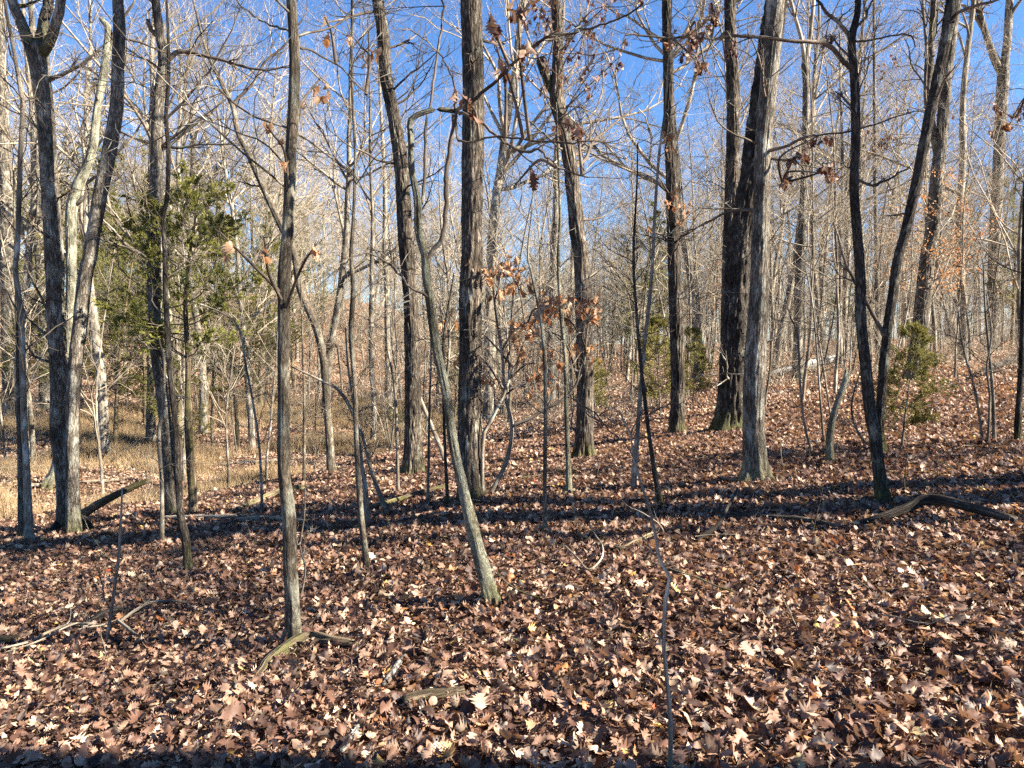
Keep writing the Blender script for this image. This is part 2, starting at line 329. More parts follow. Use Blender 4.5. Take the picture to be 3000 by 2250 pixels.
# ------------------------------------------------------------------ leaf shapes
def leaf_mesh(name, kind, r, mat, length=0.14, curl=1.0):
    if kind == 'red':      # pointed lobes
        t = [0.0, .13, .20, .30, .38, .48, .56, .66, .74, .83, .90, 1.0]
        w = [.02, .05, .20, .12, .38, .15, .46, .17, .33, .12, .17, .0]
        sh = [0, 0, .06, 0, .09, 0, .10, 0, .10, 0, .06, 0]
    elif kind == 'white':  # round lobes
        t = [0.0, .15, .25, .33, .42, .50, .58, .67, .75, .83, .92, 1.0]
        w = [.02, .05, .16, .09, .26, .13, .33, .16, .32, .20, .19, .03]
        sh = [0, 0, .02, 0, .04, 0, .04, 0, .04, 0, .02, 0]
    elif kind == 'maple':
        t = [0.0, .08, .14, .24, .36, .46, .56, .66, .76, .86, 1.0]
        w = [.02, .28, .42, .22, .60, .30, .52, .18, .26, .09, .0]
        sh = [0, -.06, -.04, .02, .10, .02, .12, .02, .06, 0, 0]
    else:                  # simple oval
        t = [0.0, .1, .25, .42, .58, .74, .88, 1.0]
        w = [.01, .09, .20, .26, .26, .20, .10, .0]; sh = [0] * 8
    t = np.array(t); w = np.array(w) * r.uniform(.85, 1.12); sh = np.array(sh); n = len(t)
    wl_ = w * r.uniform(.85, 1.15, n); wr_ = w * r.uniform(.85, 1.15, n)
    cl, cw, tw = [float(np.clip(v * curl, -1.1, 1.1)) for v in (r.normal(0, .7), r.normal(.3, .8), r.normal(0, .7))]
    ph = r.uniform(0, 6.28, 3)
    def place(x, y):
        z = cl * (y - .45) ** 2 * 0.9 + cw * x * x * 1.3 + tw * x * (y - .3) * .8 + .035 * np.sin(9 * y + ph[0] + 7 * x) + .05 * curl * np.sin(7 * x + ph[1])
        # roll the blade about its midrib so strong curls do not just stretch it
        return np.stack([x / (1 + .35 * abs(cw) * np.abs(x)), y - .45, z], -1)
    mid = place(np.zeros(n), t); lt = place(-wl_, t + sh); rt = place(wr_, t + sh)
    lm = place(-wl_ * .5, t + sh * .4); rm = place(wr_ * .5, t + sh * .4)
    Vv = np.concatenate([lt, lm, mid, rm, rt]) * length; k = np.arange(n - 1)
    Fq = np.concatenate([np.stack([c * n + k, (c + 1) * n + k, (c + 1) * n + k + 1, c * n + k + 1], -1) for c in range(4)])
    st = np.array([[0, -.45, 0], [.008, -.45, 0], [.03, -.75, .05 * r.normal()], [.022, -.75, 0]]) * length   # petiole
    Fq = np.concatenate([Fq, [[len(Vv), len(Vv) + 1, len(Vv) + 2, len(Vv) + 3]]])
    return np_mesh(name, np.concatenate([Vv, st]), Fq, mat)
KINDS = ['red'] * 9 + ['white'] * 7 + ['oval'] * 7 + ['maple'] * 2
lr = np.random.default_rng(3)
leaf_col = bpy.data.collections.new('leaf_sources')
LEAF_O, NEARN = [], len(KINDS)
for i, k in enumerate(KINDS):
    me = leaf_mesh('fallen_leaf', k, lr, M['leaf_i'], lr.uniform(.07, .115) * (.72 if k == 'oval' else 1), curl=lr.choice([.5, 1.0, 1.5]))
    o = bpy.data.objects.new('s%02d_leaf' % i, me); leaf_col.objects.link(o)
    m2 = me.copy(); m2.materials.clear(); m2.materials.append(M['leaf_o']); LEAF_O.append(m2)
# far litter: small drifts of leaves in one source mesh
for j in range(6):
    ac = Acc()
    for q in range(26):
        me = leaf_col.objects[int(lr.integers(0, NEARN))].data
        vv = np.empty(len(me.vertices) * 3, np.float32); me.vertices.foreach_get("co", vv); vv = vv.reshape(-1, 3)
        ff = np.empty(len(me.loops), np.int32); me.loops.foreach_get("vertex_index", ff); ff = ff.reshape(-1, 4)
        e = Matrix.Rotation(lr.uniform(0, 6.28), 3, 'Z') @ Matrix.Rotation(lr.normal(0, .55), 3, 'X') @ Matrix.Rotation(lr.normal(0, .55), 3, 'Y')
        ac.add(vv @ np.array(e).T * 1.1 + np.array([lr.uniform(-.45, .45), lr.uniform(-.45, .45), lr.uniform(0, .05)]), ff)
    o = bpy.data.objects.new('t%02d_drift' % j, ac.mesh('leaf_drift', M['leaf_i'])); leaf_col.objects.link(o)

def scatter_nodes(name, col):
    ng = bpy.data.node_groups.new(name, 'GeometryNodeTree')
    ng.interface.new_socket('Geometry', in_out='INPUT', socket_type='NodeSocketGeometry'); ng.interface.new_socket('Geometry', in_out='OUTPUT', socket_type='NodeSocketGeometry')
    gi, go = ng.nodes.new('NodeGroupInput'), ng.nodes.new('NodeGroupOutput')
    ci = ng.nodes.new('GeometryNodeCollectionInfo'); ci.inputs['Collection'].default_value = col
    ci.inputs['Separate Children'].default_value = True; ci.inputs['Reset Children'].default_value = True
    ip = ng.nodes.new('GeometryNodeInstanceOnPoints'); ip.inputs['Pick Instance'].default_value = True
    def na(nm, dt):
        n = ng.nodes.new('GeometryNodeInputNamedAttribute'); n.data_type = dt; n.inputs[0].default_value = nm; return n.outputs[0]
    ng.links.new(gi.outputs[0], ip.inputs['Points']); ng.links.new(ci.outputs[0], ip.inputs['Instance'])
    ng.links.new(na('idx', 'INT'), ip.inputs['Instance Index'])
    e2r = ng.nodes.new('FunctionNodeEulerToRotation'); ng.links.new(na('rot', 'FLOAT_VECTOR'), e2r.inputs[0]); ng.links.new(e2r.outputs[0], ip.inputs['Rotation'])
    ng.links.new(na('scl', 'FLOAT'), ip.inputs['Scale'])
    ng.links.new(ip.outputs[0], go.inputs[0]); return ng
def scatter(name, P, rot, scl, idx, tint, col, label, cat):
    me = bpy.data.meshes.new(name); me.vertices.add(len(P)); me.vertices.foreach_set("co", np.ascontiguousarray(P, np.float32).ravel())
    for nm, ty, key, v in (('rot', 'FLOAT_VECTOR', 'vector', rot), ('scl', 'FLOAT', 'value', scl), ('idx', 'INT', 'value', idx), ('tint', 'FLOAT', 'value', tint)):
        a = me.attributes.new(nm, ty, 'POINT'); a.data.foreach_set(key, np.ascontiguousarray(v, np.int32 if ty == 'INT' else np.float32).ravel())
    o = link(name, me); md = o.modifiers.new('scatter', 'NODES'); md.node_group = scatter_nodes(name, col)
    o["kind"] = "stuff"; return tag(o, label, cat)
def wedge(r0, r1, dens, half=0.80, r=rng):
    n = int(half * (r1 ** 2 - r0 ** 2) * dens); th = r.uniform(-half, half, n); rr = np.sqrt(r.uniform(r0 ** 2, r1 ** 2, n))
    return rr * np.sin(th), rr * np.cos(th) - 0.3
PX, PY, PS, PI_, LIFT, TILT = [], [], [], [], [], []
for (r0, r1, dens, s0, s1, far) in ((1.2, 4.5, 1500, .38, 1.0, 0), (4.5, 8, 1250, .42, .9, 0), (8, 13, 750, .5, .95, 0), (13, 21, 330, .6, 1.1, 0), (21, 30, 110, .8, 1.3, 0), (16, 34, 9, .7, 1.0, 1), (34, 60, 7, .9, 1.3, 1), (60, 120, 2.4, 1.2, 2.0, 1)):
    x, y = wedge(r0, r1, dens); n = len(x)
    PX.append(x); PY.append(y); PS.append(rng.uniform(s0, s1, n)); LIFT.append(rng.uniform(0, 1, n) ** 1.5 * (.05 if not far else .02) + .004)
    PI_.append(rng.integers(0, NEARN, n) if not far else NEARN + rng.integers(0, 6, n)); TILT.append(np.full(n, .56 if not far else .15))
x, y, s, ix, lf_, tl = [np.concatenate(q) for q in (PX, PY, PS, PI_, LIFT, TILT)]
n = len(x)
rot = np.stack([rng.normal(0, 1, n) * tl, rng.normal(0, 1, n) * tl, rng.uniform(0, 6.28, n)], -1)
tint = np.clip(rng.beta(.75, 1.05, n) * 0.84, 0, 1); tint = np.where(ix >= NEARN, rng.uniform(.66, .82, n), tint); odd = rng.random(n); tint = np.where(odd > .965, rng.uniform(.86, 1.0, n), tint)
scatter('leaf_litter', np.stack([x, y, gz(x, y) + lf_], -1), rot, s, ix, tint, leaf_col, 'deep litter of dry brown oak leaves covering the slope', 'leaf litter')
# the leaves that show largest are single pieces of the floor
r9 = np.random.default_rng(21)
th = r9.uniform(-.62, .62, 300); rr = np.sqrt(r9.uniform(2.2 ** 2, 5.2 ** 2, 300))
for i in range(300):
    lx, ly = rr[i] * math.sin(th[i]), rr[i] * math.cos(th[i])
    o = link('oak_leaf', LEAF_O[int(r9.integers(0, 16))], floor_o, (lx, ly, float(gz(lx, ly)) + r9.uniform(.03, .06)))
    o.rotation_euler = (r9.normal(0, .35), r9.normal(0, .35), r9.uniform(0, 6.28)); s_ = r9.uniform(.75, 1.25); o.scale = (s_, s_, s_)

# ------------------------------------------------------------------ shared crowns and far trees
def crown_mesh(name, seed, H, r0, mat, spread=1.0, n1=16, n2=7, n3=6, n4=4, lead=True, t_low=0.0, up=.06, minr=.0026):
    r = np.random.default_rng(seed); ac = Acc()
    lp, lrr = grow(np.zeros((1, 3)), np.array([[0, 0, 1.0]]), np.array([H]), np.array([r0]), 14, .07, .05, r, .18)
    if lead: ac.tube(lp, lrr, 8)
    st, d, ln, ra = spawn(lp, lrr, n1, r, t_low, .97, (.45, 1.15), (.28, .52), .62, tip=False)
    ln *= spread; P1, R1 = grow(st, d, ln, ra, 10, .16, up, r, .25); ac.tube(P1, R1, 6)
    st, d, ln, ra = spawn(P1, R1, n2, r, .2, 1, (.4, 1.0), (.30, .60), .65)
    P2, R2 = grow(st, d, ln, np.maximum(ra, minr * 2), 7, .20, up * .7, r, .3); ac.tube(P2, R2, 4)
    st, d, ln, ra = spawn(P2, R2, n3, r, .15, 1, (.4, 1.1), (.35, .65), .6)
    P3, R3 = grow(st, d, ln, np.maximum(ra, minr * 1.4), 5, .22, up * .6, r, .4); ac.tube(P3, R3, 3)
    if n4:
        st, d, ln, ra = spawn(P3, R3, n4, r, .15, 1, (.4, 1.1), (.4, .8), .6)
        P4, R4 = grow(st, d, ln, np.maximum(ra, minr), 3, .2, .03, r, .6); ac.tube(P4, R4, 3)
    return ac.mesh(name, mat)
CROWN = [crown_mesh('crown', 100 + i, 9.0, .11, M['twig'], spread=[1, 1.2, .85, 1.1][i], n1=[15, 13, 17, 14][i]) for i in range(4)]
def trunk_np(path, rad, sides, rough=0.0, fr=9.0, fz=1.2, flare=0.0, seed=0, v0=0.0):
    """path (K,3), rad (K,) -> tube with bark ridges and a root flare worked into the surface"""
    Vt, Q, A = tubes(path, rad, sides, v0)
    if rough > 0 or flare > 0:
        K = len(path); c = np.repeat(path, sides, 0); dv = Vt - c; th = np.tile(np.linspace(0, 2 * np.pi, sides, endpoint=False), K)
        L = A[:, 2]; R0 = np.repeat(rad, sides); so = seed * 3.7
        f = np.clip(fr * R0.max(), 1.2, 6.0)
        nz = noise3(np.cos(th) * f + so, np.sin(th) * f, L * fz + so)
        rid = 1 - 2 * np.abs(nz) * 2
        nz2 = noise3(np.cos(th) * f * 2.3, np.sin(th) * f * 2.3 + so, L * fz * 2.6)
        big = noise3(np.cos(th) * 1.1 + so, np.sin(th) * 1.1, L * 1.1)
        k = 1 + rough * (0.6 * (rid - .5) + .7 * nz2) + .16 * big
        if flare > 0:
            lob = .55 + .45 * np.cos(th * 5 + so + 1.3 * np.sin(th * 2 + so))
            k = k + flare * np.exp(-np.maximum(L - .15, 0) / .16) * lob
        Vt = c + dv * k[:, None]
    return Vt, Q, A

FAR = []
def far_tree_proto(i, H, r0, clear, mat, twmat, spread, n1, n2=6, n3=5, n4=3):
    r = np.random.default_rng(500 + i)
    p, R = grow(np.zeros((1, 3)), np.array([[0, 0, 1.0]]), np.array([H]), np.array([r0]), 22, .045, .05, r, .15)
    R[0, 0] *= 1.25; p[0, 0, 2] -= .3
    Vt, Q, A = trunk_np(catmull(p[0], 60), np.interp(np.linspace(0, 1, 60), np.linspace(0, 1, 22), R[0]), 10, .10, seed=i)
    tm = np_mesh('trunk', Vt, Q, mat, A)
    ac = Acc()
    st, d, ln, ra = spawn(p, R, n1, r, clear, .98, (.5, 1.2), (.18, .40), .55, tip=False)
    ln *= spread; P1, R1 = grow(st, d, ln, ra, 9, .15, .07, r, .25); ac.tube(P1, R1, 5)
    st, d, ln, ra = spawn(P1, R1, n2, r, .2, 1, (.4, 1.0), (.32, .6), .65)
    P2, R2 = grow(st, d, ln, np.maximum(ra, .008), 6, .2, .05, r, .35); ac.tube(P2, R2, 4)
    st, d, ln, ra = spawn(P2, R2, n3, r, .15, 1, (.4, 1.1), (.4, .7), .6)
    P3, R3 = grow(st, d, ln, np.maximum(ra, .0042), 4, .22, .05, r, .5); ac.tube(P3, R3, 3)
    st, d, ln, ra = spawn(P3, R3, n4, r, .15, 1, (.4, 1.1), (.4, .8), .6)
    P4, R4 = grow(st, d, ln, np.maximum(ra, .003), 3, .2, .03, r, .6); ac.tube(P4, R4, 3)
    return tm, ac.mesh('crown', twmat)
for i, (H, r0, cl, sp, n1) in enumerate([(17, .17, .38, 1.0, 20), (20, .22, .42, 1.0, 20), (14, .12, .30, 1.0, 18), (11, .085, .22, .9, 18), (9, .06, .20, .9, 16), (18, .20, .34, 1.15, 20)]):
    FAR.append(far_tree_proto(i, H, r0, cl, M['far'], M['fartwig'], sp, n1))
SAP = []      # thin understorey saplings
for i, (H, r0) in enumerate([(6.5, .032), (5.0, .024), (3.6, .017), (7.5, .042)]):
    r = np.random.default_rng(700 + i)
    p, R = grow(np.zeros((1, 3)), np.array([[0, 0, 1.0]]), np.array([H]), np.array([r0]), 18, .06, .05, r, .15); p[0, 0, 2] -= .2
    Vt, Q, A = tubes(p, R, 6); ac = Acc()
    st, d, ln, ra = spawn(p, R, 16, r, .18, .98, (.6, 1.3), (.16, .34), .5, tip=False)
    P1, R1 = grow(st, d, ln, np.maximum(ra, .005), 7, .17, .06, r, .35); ac.tube(P1, R1, 4)
    st, d, ln, ra = spawn(P1, R1, 6, r, .15, 1, (.4, 1.1), (.35, .7), .6)
    P2, R2 = grow(st, d, ln, np.maximum(ra, .0024), 5, .22, .04, r, .5); ac.tube(P2, R2, 3)
    st, d, ln, ra = spawn(P2, R2, 3, r, .15, 1, (.4, 1.1), (.4, .8), .6)
    P3, R3 = grow(st, d, ln, np.maximum(ra, .0018), 3, .2, .03, r, .6); ac.tube(P3, R3, 3)
    SAP.append((np_mesh('trunk', Vt, Q, M['stem'], A), ac.mesh('crown', M['fartwig'])))
def place(proto, x, y, s, rz, name, label, cat, group, lean=(0, 0)):
    t = thing(name, label, cat, (x, y, float(gz(x, y)) - .02), group)
    t.rotation_euler = (lean[0], lean[1], rz); t.scale = (s, s, s)
    link('trunk', proto[0], t); link('crown', proto[1], t); return t

# ------------------------------------------------------------------ traced trees
def leaf_children(t, pts, mats, r, smin=.55, smax=.95, name='dry_leaf'):
    base = np.array(t.location)
    for q in pts:
        o = link(name, mats[int(r.integers(0, len(mats)))], t, [float(v) for v in (q - base)])
        s_ = r.uniform(smin, smax); o.scale = (s_, s_, s_)
        o.rotation_euler = (math.radians(180) + r.normal(0, .5), r.normal(0, .5), r.uniform(0, 6.28)) if r.random() < .0 else (-1.35 + r.normal(0, .45), r.normal(0, .45), r.uniform(0, 6.28))
def hang_set(mat, seed):
    r = np.random.default_rng(seed); out = []
    for i in range(8):
        k = ['red', 'white', 'oval', 'red'][i % 4]
        out.append(leaf_mesh('dry_leaf', k, r, mat, .13 if k != 'oval' else .10, curl=1.9))
    return out
HANG, HANGD = hang_set(M['hang'], 31), hang_set(M['hangdark'], 32)

TREES = {}
def traced(key, name, label, pts, mat, twmat='twig', ext=0.0, crown=None, crown_s=None, nb=0, nbt=(.35, .98), nbl=(.08, .2), limbs=(), rough=.10, flare=.35,
           lean=0.0, seed=0, cat='tree', sub=5, base=None, stub=False, group=None, wob=.0, up=.05):
    """pts: (px, py, width) up the trunk in photograph pixels; the foot stands on the terrain and fixes distance and size"""
    r = np.random.default_rng(1000 + seed + sum(map(ord, key)))
    b = on_ground(*pts[0][:2]) if base is None else np.array(base); Y0 = b[1]
    path, rad = [], []
    for i, (px, py, w) in enumerate(pts):
        p = on_plane(px, py, Y0)
        hh = max(0, p[2] - b[2]); Yi = Y0 + lean * hh + wob * math.sin(hh * 1.7 + seed)
        p = on_plane(px, py, Yi); path.append(p); rad.append(.5 * w * Yi / FPX)
    path[0] = np.array([path[0][0], Y0, b[2]])
    path = [path[0] + np.array([-.3 * (path[1] - path[0])[0] * .15 / max(.05, np.linalg.norm(path[1] - path[0])), 0, -.15])] + path; rad = [rad[0] * 1.05] + rad
    path, rad = np.array(path), np.array(rad)
    if ext > 0:
        d = unit(path[-1] - path[-2]); d = unit(d + np.array([0, 0, .25])); k = 6
        ex = [path[-1] + d * ext * (j + 1) / k + r.normal(0, .02 * ext / k, 3) for j in range(k)]
        path = np.vstack([path, ex]); rad = np.concatenate([rad, rad[-1] * np.linspace(.97, .72, k)])
    Ltot = np.linalg.norm(np.diff(path, axis=0), axis=1).sum(); R0 = rad.max()
    big = R0 * FPX / Y0 * 2
    sides = 80 if big > 45 else 44 if big > 26 else 16 if big > 14 else 8
    K = int(np.clip(Ltot / (.045 if big > 26 else .08 if big > 14 else .16), 16, 260))
    cr = catmull(np.column_stack([path, rad]), K); cp, crr = cr[:, :3], np.maximum(cr[:, 3], .002)
    if big > 26: crr = crr * (1 + .05 * noise3(np.linspace(0, Ltot * 1.3, K) + seed, 0.3, 2.2))
    t = thing(name, label, cat, b, group)
    Vt, Q, A = trunk_np(cp, crr, sides, rough if big > 14 else .06, fr=34, fz=5.0, flare=flare if big > 20 else .35, seed=seed)
    if stub or ext == 0:   # splintered end
        tip = np.arange(len(Vt) - sides, len(Vt)); Vt[tip] += (unit(cp[-1] - cp[-2])[None] * r.uniform(-.3, 1.2, (sides, 1)) * crr[-1] * (2 if stub else .5))
        Vt = np.vstack([Vt, cp[-1] - .5 * crr[-1] * unit(cp[-1] - cp[-2])]); A = np.vstack([A, A[-1]])
        caps = np.stack([tip, np.roll(tip, -1), np.full(sides, len(Vt) - 1)], -1)
        F_ = [Q, caps]
    else: F_ = [Q]
    link('trunk', np_mesh('trunk', Vt - b, F_, M[mat], A), t)
    ac = Acc(); LP = []
    for lb in limbs:      # traced limbs: list of (px,py,w) plus optional depth slope
        pl = lb['p']; dz = lb.get('dz', 0.0); Ys = Y0 + lean * 2
        pp = [on_plane(px, py, Ys + dz * i / max(1, len(pl) - 1)) for i, (px, py, w) in enumerate(pl)]
        # start on the trunk axis
        j = np.argmin(np.linalg.norm(cp - pp[0], axis=1)); pp[0] = cp[j]
        rr_ = [.5 * w * Ys / FPX for (_, _, w) in pl]
        n_ = max(8, int(len(pl) * 6)); c4 = catmull(np.column_stack([np.array(pp), rr_]), n_)
        c4[1:, :3] += np.cumsum(r.normal(0, .004, (n_ - 1, 3)), 0)
        lac = Acc(); lac.tube(c4[:, :3], np.maximum(c4[:, 3], .0022), 8 if pl[0][2] > 12 else 6)
        Pl, Rl = c4[None, :, :3], np.maximum(c4[None, :, 3], .003); LP.append((Pl, Rl))
        nt_ = lb.get('n', 8)
        if nt_:
            st, d, ln, ra = spawn(Pl, Rl, nt_, r, .25, 1, (.4, 1.1), lb.get('lf', (.2, .45)), .55)
            P1, R1 = grow(st, d, ln, np.maximum(ra, .0028), 7, .2, .03, r, .3); lac.tube(P1, R1, 4)
            st, d, ln, ra = spawn(P1, R1, 5, r, .15, 1, (.4, 1.1), (.3, .6), .6)
            P2, R2 = grow(st, d, ln, np.maximum(ra, .002), 5, .22, .03, r, .5); lac.tube(P2, R2, 3)
            LP.append((P2, R2))
        link('limb', lac.mesh('limb', M[twmat if pl[0][2] < 18 else mat], b), t)
    if nb:
        st, d, ln, ra = spawn(cp[None], crr[None], nb, r, nbt[0], nbt[1], (.8, 1.5), nbl, .35, tip=False)
        ra = np.minimum(ra, .022) * r.uniform(.5, 1, len(ra)); P1, R1 = grow(st, d, ln, np.maximum(ra, .005), 10, .17, up, r, .3); ac.tube(P1, R1, 5)
        st, d, ln, ra = spawn(P1, R1, sub, r, .15, 1, (.4, 1.1), (.3, .6), .6)
        P2, R2 = grow(st, d, ln, np.maximum(ra, .003), 6, .2, .04, r, .4); ac.tube(P2, R2, 4)
        st, d, ln, ra = spawn(P2, R2, 4, r, .15, 1, (.4, 1.1), (.35, .7), .6)
        P3, R3 = grow(st, d, ln, np.maximum(ra, .002), 4, .2, .03, r, .6); ac.tube(P3, R3, 3)
        LP.append((P3, R3))
    if not ac.empty: link('side_branches', ac.mesh('side_branches', M[twmat], b), t)  # separate side branches with their twigs, set along the trunk
    if crown is not None:
        s_ = crown_s or crr[-1] / .11; c_ = link('crown', CROWN[crown], t, [float(v) for v in (cp[-1] - b)])
        d = unit(cp[-1] - cp[-4]); c_.rotation_euler = Vector(d).to_track_quat('Z', 'Y').to_euler(); c_.scale = (s_, s_, s_)
        c_.rotation_euler.rotate_axis('Z', float(r.uniform(0, 6.28)))
    TREES[key] = dict(t=t, b=b, Y=Y0, path=cp, rad=crr, LP=LP, r=r)
    return t
def leaves_at(key, spots, mats, smin=.55, smax=.95, twmat='twig'):
    """spots: (px, py, radius px, count, depth offset). Twigs run from the tree to each spray and the leaves hang on them"""
    T = TREES[key]; r = T['r']; ac = Acc(); pts = []
    for (px, py, rp, cnt, dy) in spots:
        Yc = T['Y'] + dy; C = on_plane(px, py, Yc); rw = rp * Yc / FPX
        allp = [T['path']] + [p.reshape(-1, 3) for p, _ in T['LP'] if p.shape[0] == 1]
        ap = np.concatenate(allp); w = np.linalg.norm(ap - (C - np.array([0, 0, .3])), axis=1); s0 = ap[np.argmin(w)]
        mid = .5 * (s0 + C) + r.normal(0, .06, 3) * np.linalg.norm(C - s0) + np.array([0, 0, .05])
        br = catmull(np.array([s0, mid, C, C + unit(C - mid) * rw * .7]), 16); ac.tube(br, np.linspace(.012, .004, 16), 5)
        nt_ = max(3, cnt // 3); st, d, ln, ra = spawn(br[None], np.full((1, 16), .006), nt_, r, .45, 1, (.4, 1.2), (.1, .2), .6)
        ln = r.uniform(.5, 1.1, len(ln)) * rw; P1, R1 = grow(st, d, ln, np.full(len(ln), .0035), 6, .22, .02, r, .5); ac.tube(P1, R1, 3)
        k = r.integers(0, len(P1), cnt); j = r.integers(2, 6, cnt); pts.append(P1[k, j] + r.normal(0, .015, (cnt, 3)) - np.array([0, 0, .03]))
    link('leafy_twigs', ac.mesh('leafy_twigs', M[twmat], T['b']), T['t'])  # separate twigs reaching out to the sprays of dry leaves
    leaf_children(T['t'], np.concatenate(pts), mats, r, smin, smax)

T = traced
# --- the trees standing around the hollow
T('A', 'forked_tree', 'stout pale tree forking into three limbs, joined at its foot to a slimmer leaning stem',
  [(200, 1552, 56), (190, 1400, 48), (172, 1250, 46), (172, 1112, 48), (162, 900, 48), (160, 750, 49), (143, 500, 45), (130, 316, 44), (114, 190, 50), (106, 140, 56)], 'pale', lean=.0, seed=1, nb=8, nbt=(.3, .9), nbl=(.06, .16),
  limbs=[dict(p=[(106, 160, 44), (82, 118, 36), (55, 55, 31), (32, 0, 28), (15, -90, 25), (-10, -260, 18), (-20, -450, 8)], n=9), dict(p=[(112, 160, 36), (125, 100, 30), (135, 50, 29), (147, 0, 28), (160, -120, 24), (150, -300, 16), (160, -480, 7)], n=9, dz=.3),
         dict(p=[(120, 175, 34), (150, 125, 29), (176, 70, 27), (190, 0, 26), (205, -120, 23), (240, -300, 14), (250, -450, 6)], n=9, dz=-.3), dict(p=[(150, 235, 14), (205, 205, 10), (260, 170, 7), (320, 120, 4)], n=8)])
T('B', 'leaning_tree', 'slim grey tree bowed at its middle, sharing its foot with a stout forked tree',
  [(218, 1568, 42), (212, 1450, 37), (212, 1300, 36), (219, 1100, 37), (234, 950, 38), (251, 800, 37), (263, 750, 37), (289, 588, 38), (318, 452, 38), (341, 316, 36), (346, 180, 35), (350, 90, 34), (346, 0, 30)], 'pale', ext=2.2, crown=0, seed=2, nb=6, nbt=(.45, .95))
T('C', 'crooked_tree', 'crooked mossy tree with a broken top, behind the leaning grey tree',
  [(152, 1418, 46), (166, 1370, 31), (185, 1250, 28), (200, 1050, 28), (207, 885, 28), (209, 750, 29), (209, 615, 30), (229, 542, 30), (268, 452, 26), (285, 316, 21), (309, 180, 22), (317, 90, 19), (300, 60, 13)], 'lichen', stub=True, seed=3, nb=9, nbt=(.5, .98),
  limbs=[dict(p=[(212, 606, 16), (235, 588, 12), (256, 566, 9)], n=2), dict(p=[(312, 150, 10), (345, 70, 8), (388, 10, 6), (400, -30, 4)], n=4)])
T('D', 'slender_tree', 'slender pale tree with a twin stem close beside it',
  [(86, 1595, 25), (78, 1383, 19), (71, 1247, 17), (67, 1112, 16), (62, 931, 16), (46, 800, 15), (52, 700, 14), (60, 452, 13), (66, 316, 13), (56, 240, 12), (38, 136, 10), (20, 45, 8), (14, 0, 8)], 'stem', ext=1.5, seed=4, nb=14, nbt=(.2, .98), nbl=(.10, .24))
T('E', 'slender_tree', 'thin grey twin stem standing against the slender pale tree',
  [(63, 1582, 17), (58, 1338, 14), (53, 1157, 11), (50, 950, 9), (44, 700, 6), (40, 500, 4)], 'young', seed=5, nb=10, nbl=(.08, .2), nbt=(.4, .98))
T('F', 'dappled_tree', 'tall dappled tree whose grey bark is blotched black and white, over the dry gully',
  [(504, 1512, 40), (501, 1428, 36), (493, 1338, 36), (481, 1202, 36), (463, 1066, 37), (456, 976, 37), (453, 840, 38), (450, 750, 38), (451, 633, 37), (457, 542, 36), (460, 452, 34), (461, 362, 32), (466, 271, 28), (478, 180, 26), (467, 90, 25), (455, 0, 22)], 'pale', ext=2.5, crown=1, seed=6, nb=12, nbt=(.4, .95),
  limbs=[dict(p=[(482, 190, 17), (505, 160, 15), (533, 145, 14), (601, 158, 11), (705, 190, 8), (780, 205, 6), (841, 199, 4)], n=10), dict(p=[(452, 120, 12), (440, 85, 13), (430, 50, 12)], n=0), dict(p=[(462, 435, 12), (520, 432, 9), (580, 422, 7), (690, 422, 4)], n=8)])
T('G', 'dark_sapling', 'dark crooked sapling with a kinked pale foot, before the dappled tree',
  [(554, 1685, 28), (548, 1620, 22), (543, 1575, 25), (528, 1500, 20), (523, 1383, 18), (514, 1247, 17), (500, 1112, 17), (491, 976, 16), (484, 840, 15), (483, 750, 14), (478, 640, 13), (489, 580, 12), (494, 452, 12), (487, 339, 11), (494, 226, 10), (493, 113, 8), (488, 0, 6)], 'dark', ext=1.0, seed=7, nb=16, nbt=(.35, .98), nbl=(.1, .24))
T('H', 'thin_sapling', 'thin pale sapling with a crook, rooted beside the dark crooked sapling',
  [(474, 1606, 15), (474, 1428, 10), (465, 1270, 12), (477, 1202, 8), (481, 1066, 7), (465, 990, 5)], 'stem', seed=8, nb=9, nbt=(.4, .98), nbl=(.12, .28))
T('J', 'pale_trunk_tree', 'short pale sunlit trunk standing in the dry grass of the hollow',
  [(441, 1308, 30), (441, 1247, 28), (441, 1150, 22), (440, 1066, 17), (437, 900, 14), (430, 700, 12), (436, 560, 9)], 'pale', seed=9, nb=10, nbt=(.4, .98), nbl=(.12, .25), ext=1.5)
T('K', 'main_sapling', 'straight grey brown young tree growing from behind a mossy rotten root',
  [(861, 1900, 52), (857, 1790, 43), (849, 1636, 40), (845, 1500, 38), (833, 1383, 37), (831, 1202, 36), (832, 976, 37), (833, 800, 38), (838, 720, 36), (845, 633, 34), (852, 452, 33), (863, 226, 30), (859, 90, 28), (853, 0, 26)], 'young', ext=2.0, crown=2, seed=10, rough=.14, flare=.3, nb=9, nbt=(.45, .96), nbl=(.14, .3),
  limbs=[dict(p=[(868, 125, 8), (920, 165, 6), (990, 215, 5), (1060, 290, 3)], n=8, dz=.5), dict(p=[(842, 100, 8), (800, 80, 6), (740, 40, 5), (690, -10, 4)], n=7, dz=.6)])
T('L', 'bent_sapling', 'slim dark sapling swaying slightly, its foot in shaded leaves near a leaning pole',
  [(1077, 1687, 21), (1067, 1590, 18), (1057, 1500, 18), (1044, 1293, 15), (1038, 1112, 15), (1029, 976, 16), (1035, 840, 14), (1028, 750, 12), (1036, 633, 10), (1040, 452, 8), (1032, 271, 7), (1030, 0, 5)], 'young', ext=.8, seed=11, nb=14, nbt=(.3, .98), nbl=(.1, .22))
T('M', 'thin_sapling', 'short grey stem rising behind the slim swaying sapling',
  [(1077, 1549, 18), (1070, 1428, 15), (1056, 1338, 12), (1044, 1230, 9), (1020, 1080, 6), (1012, 960, 4)], 'stem', seed=12, nb=7, nbt=(.4, .98))
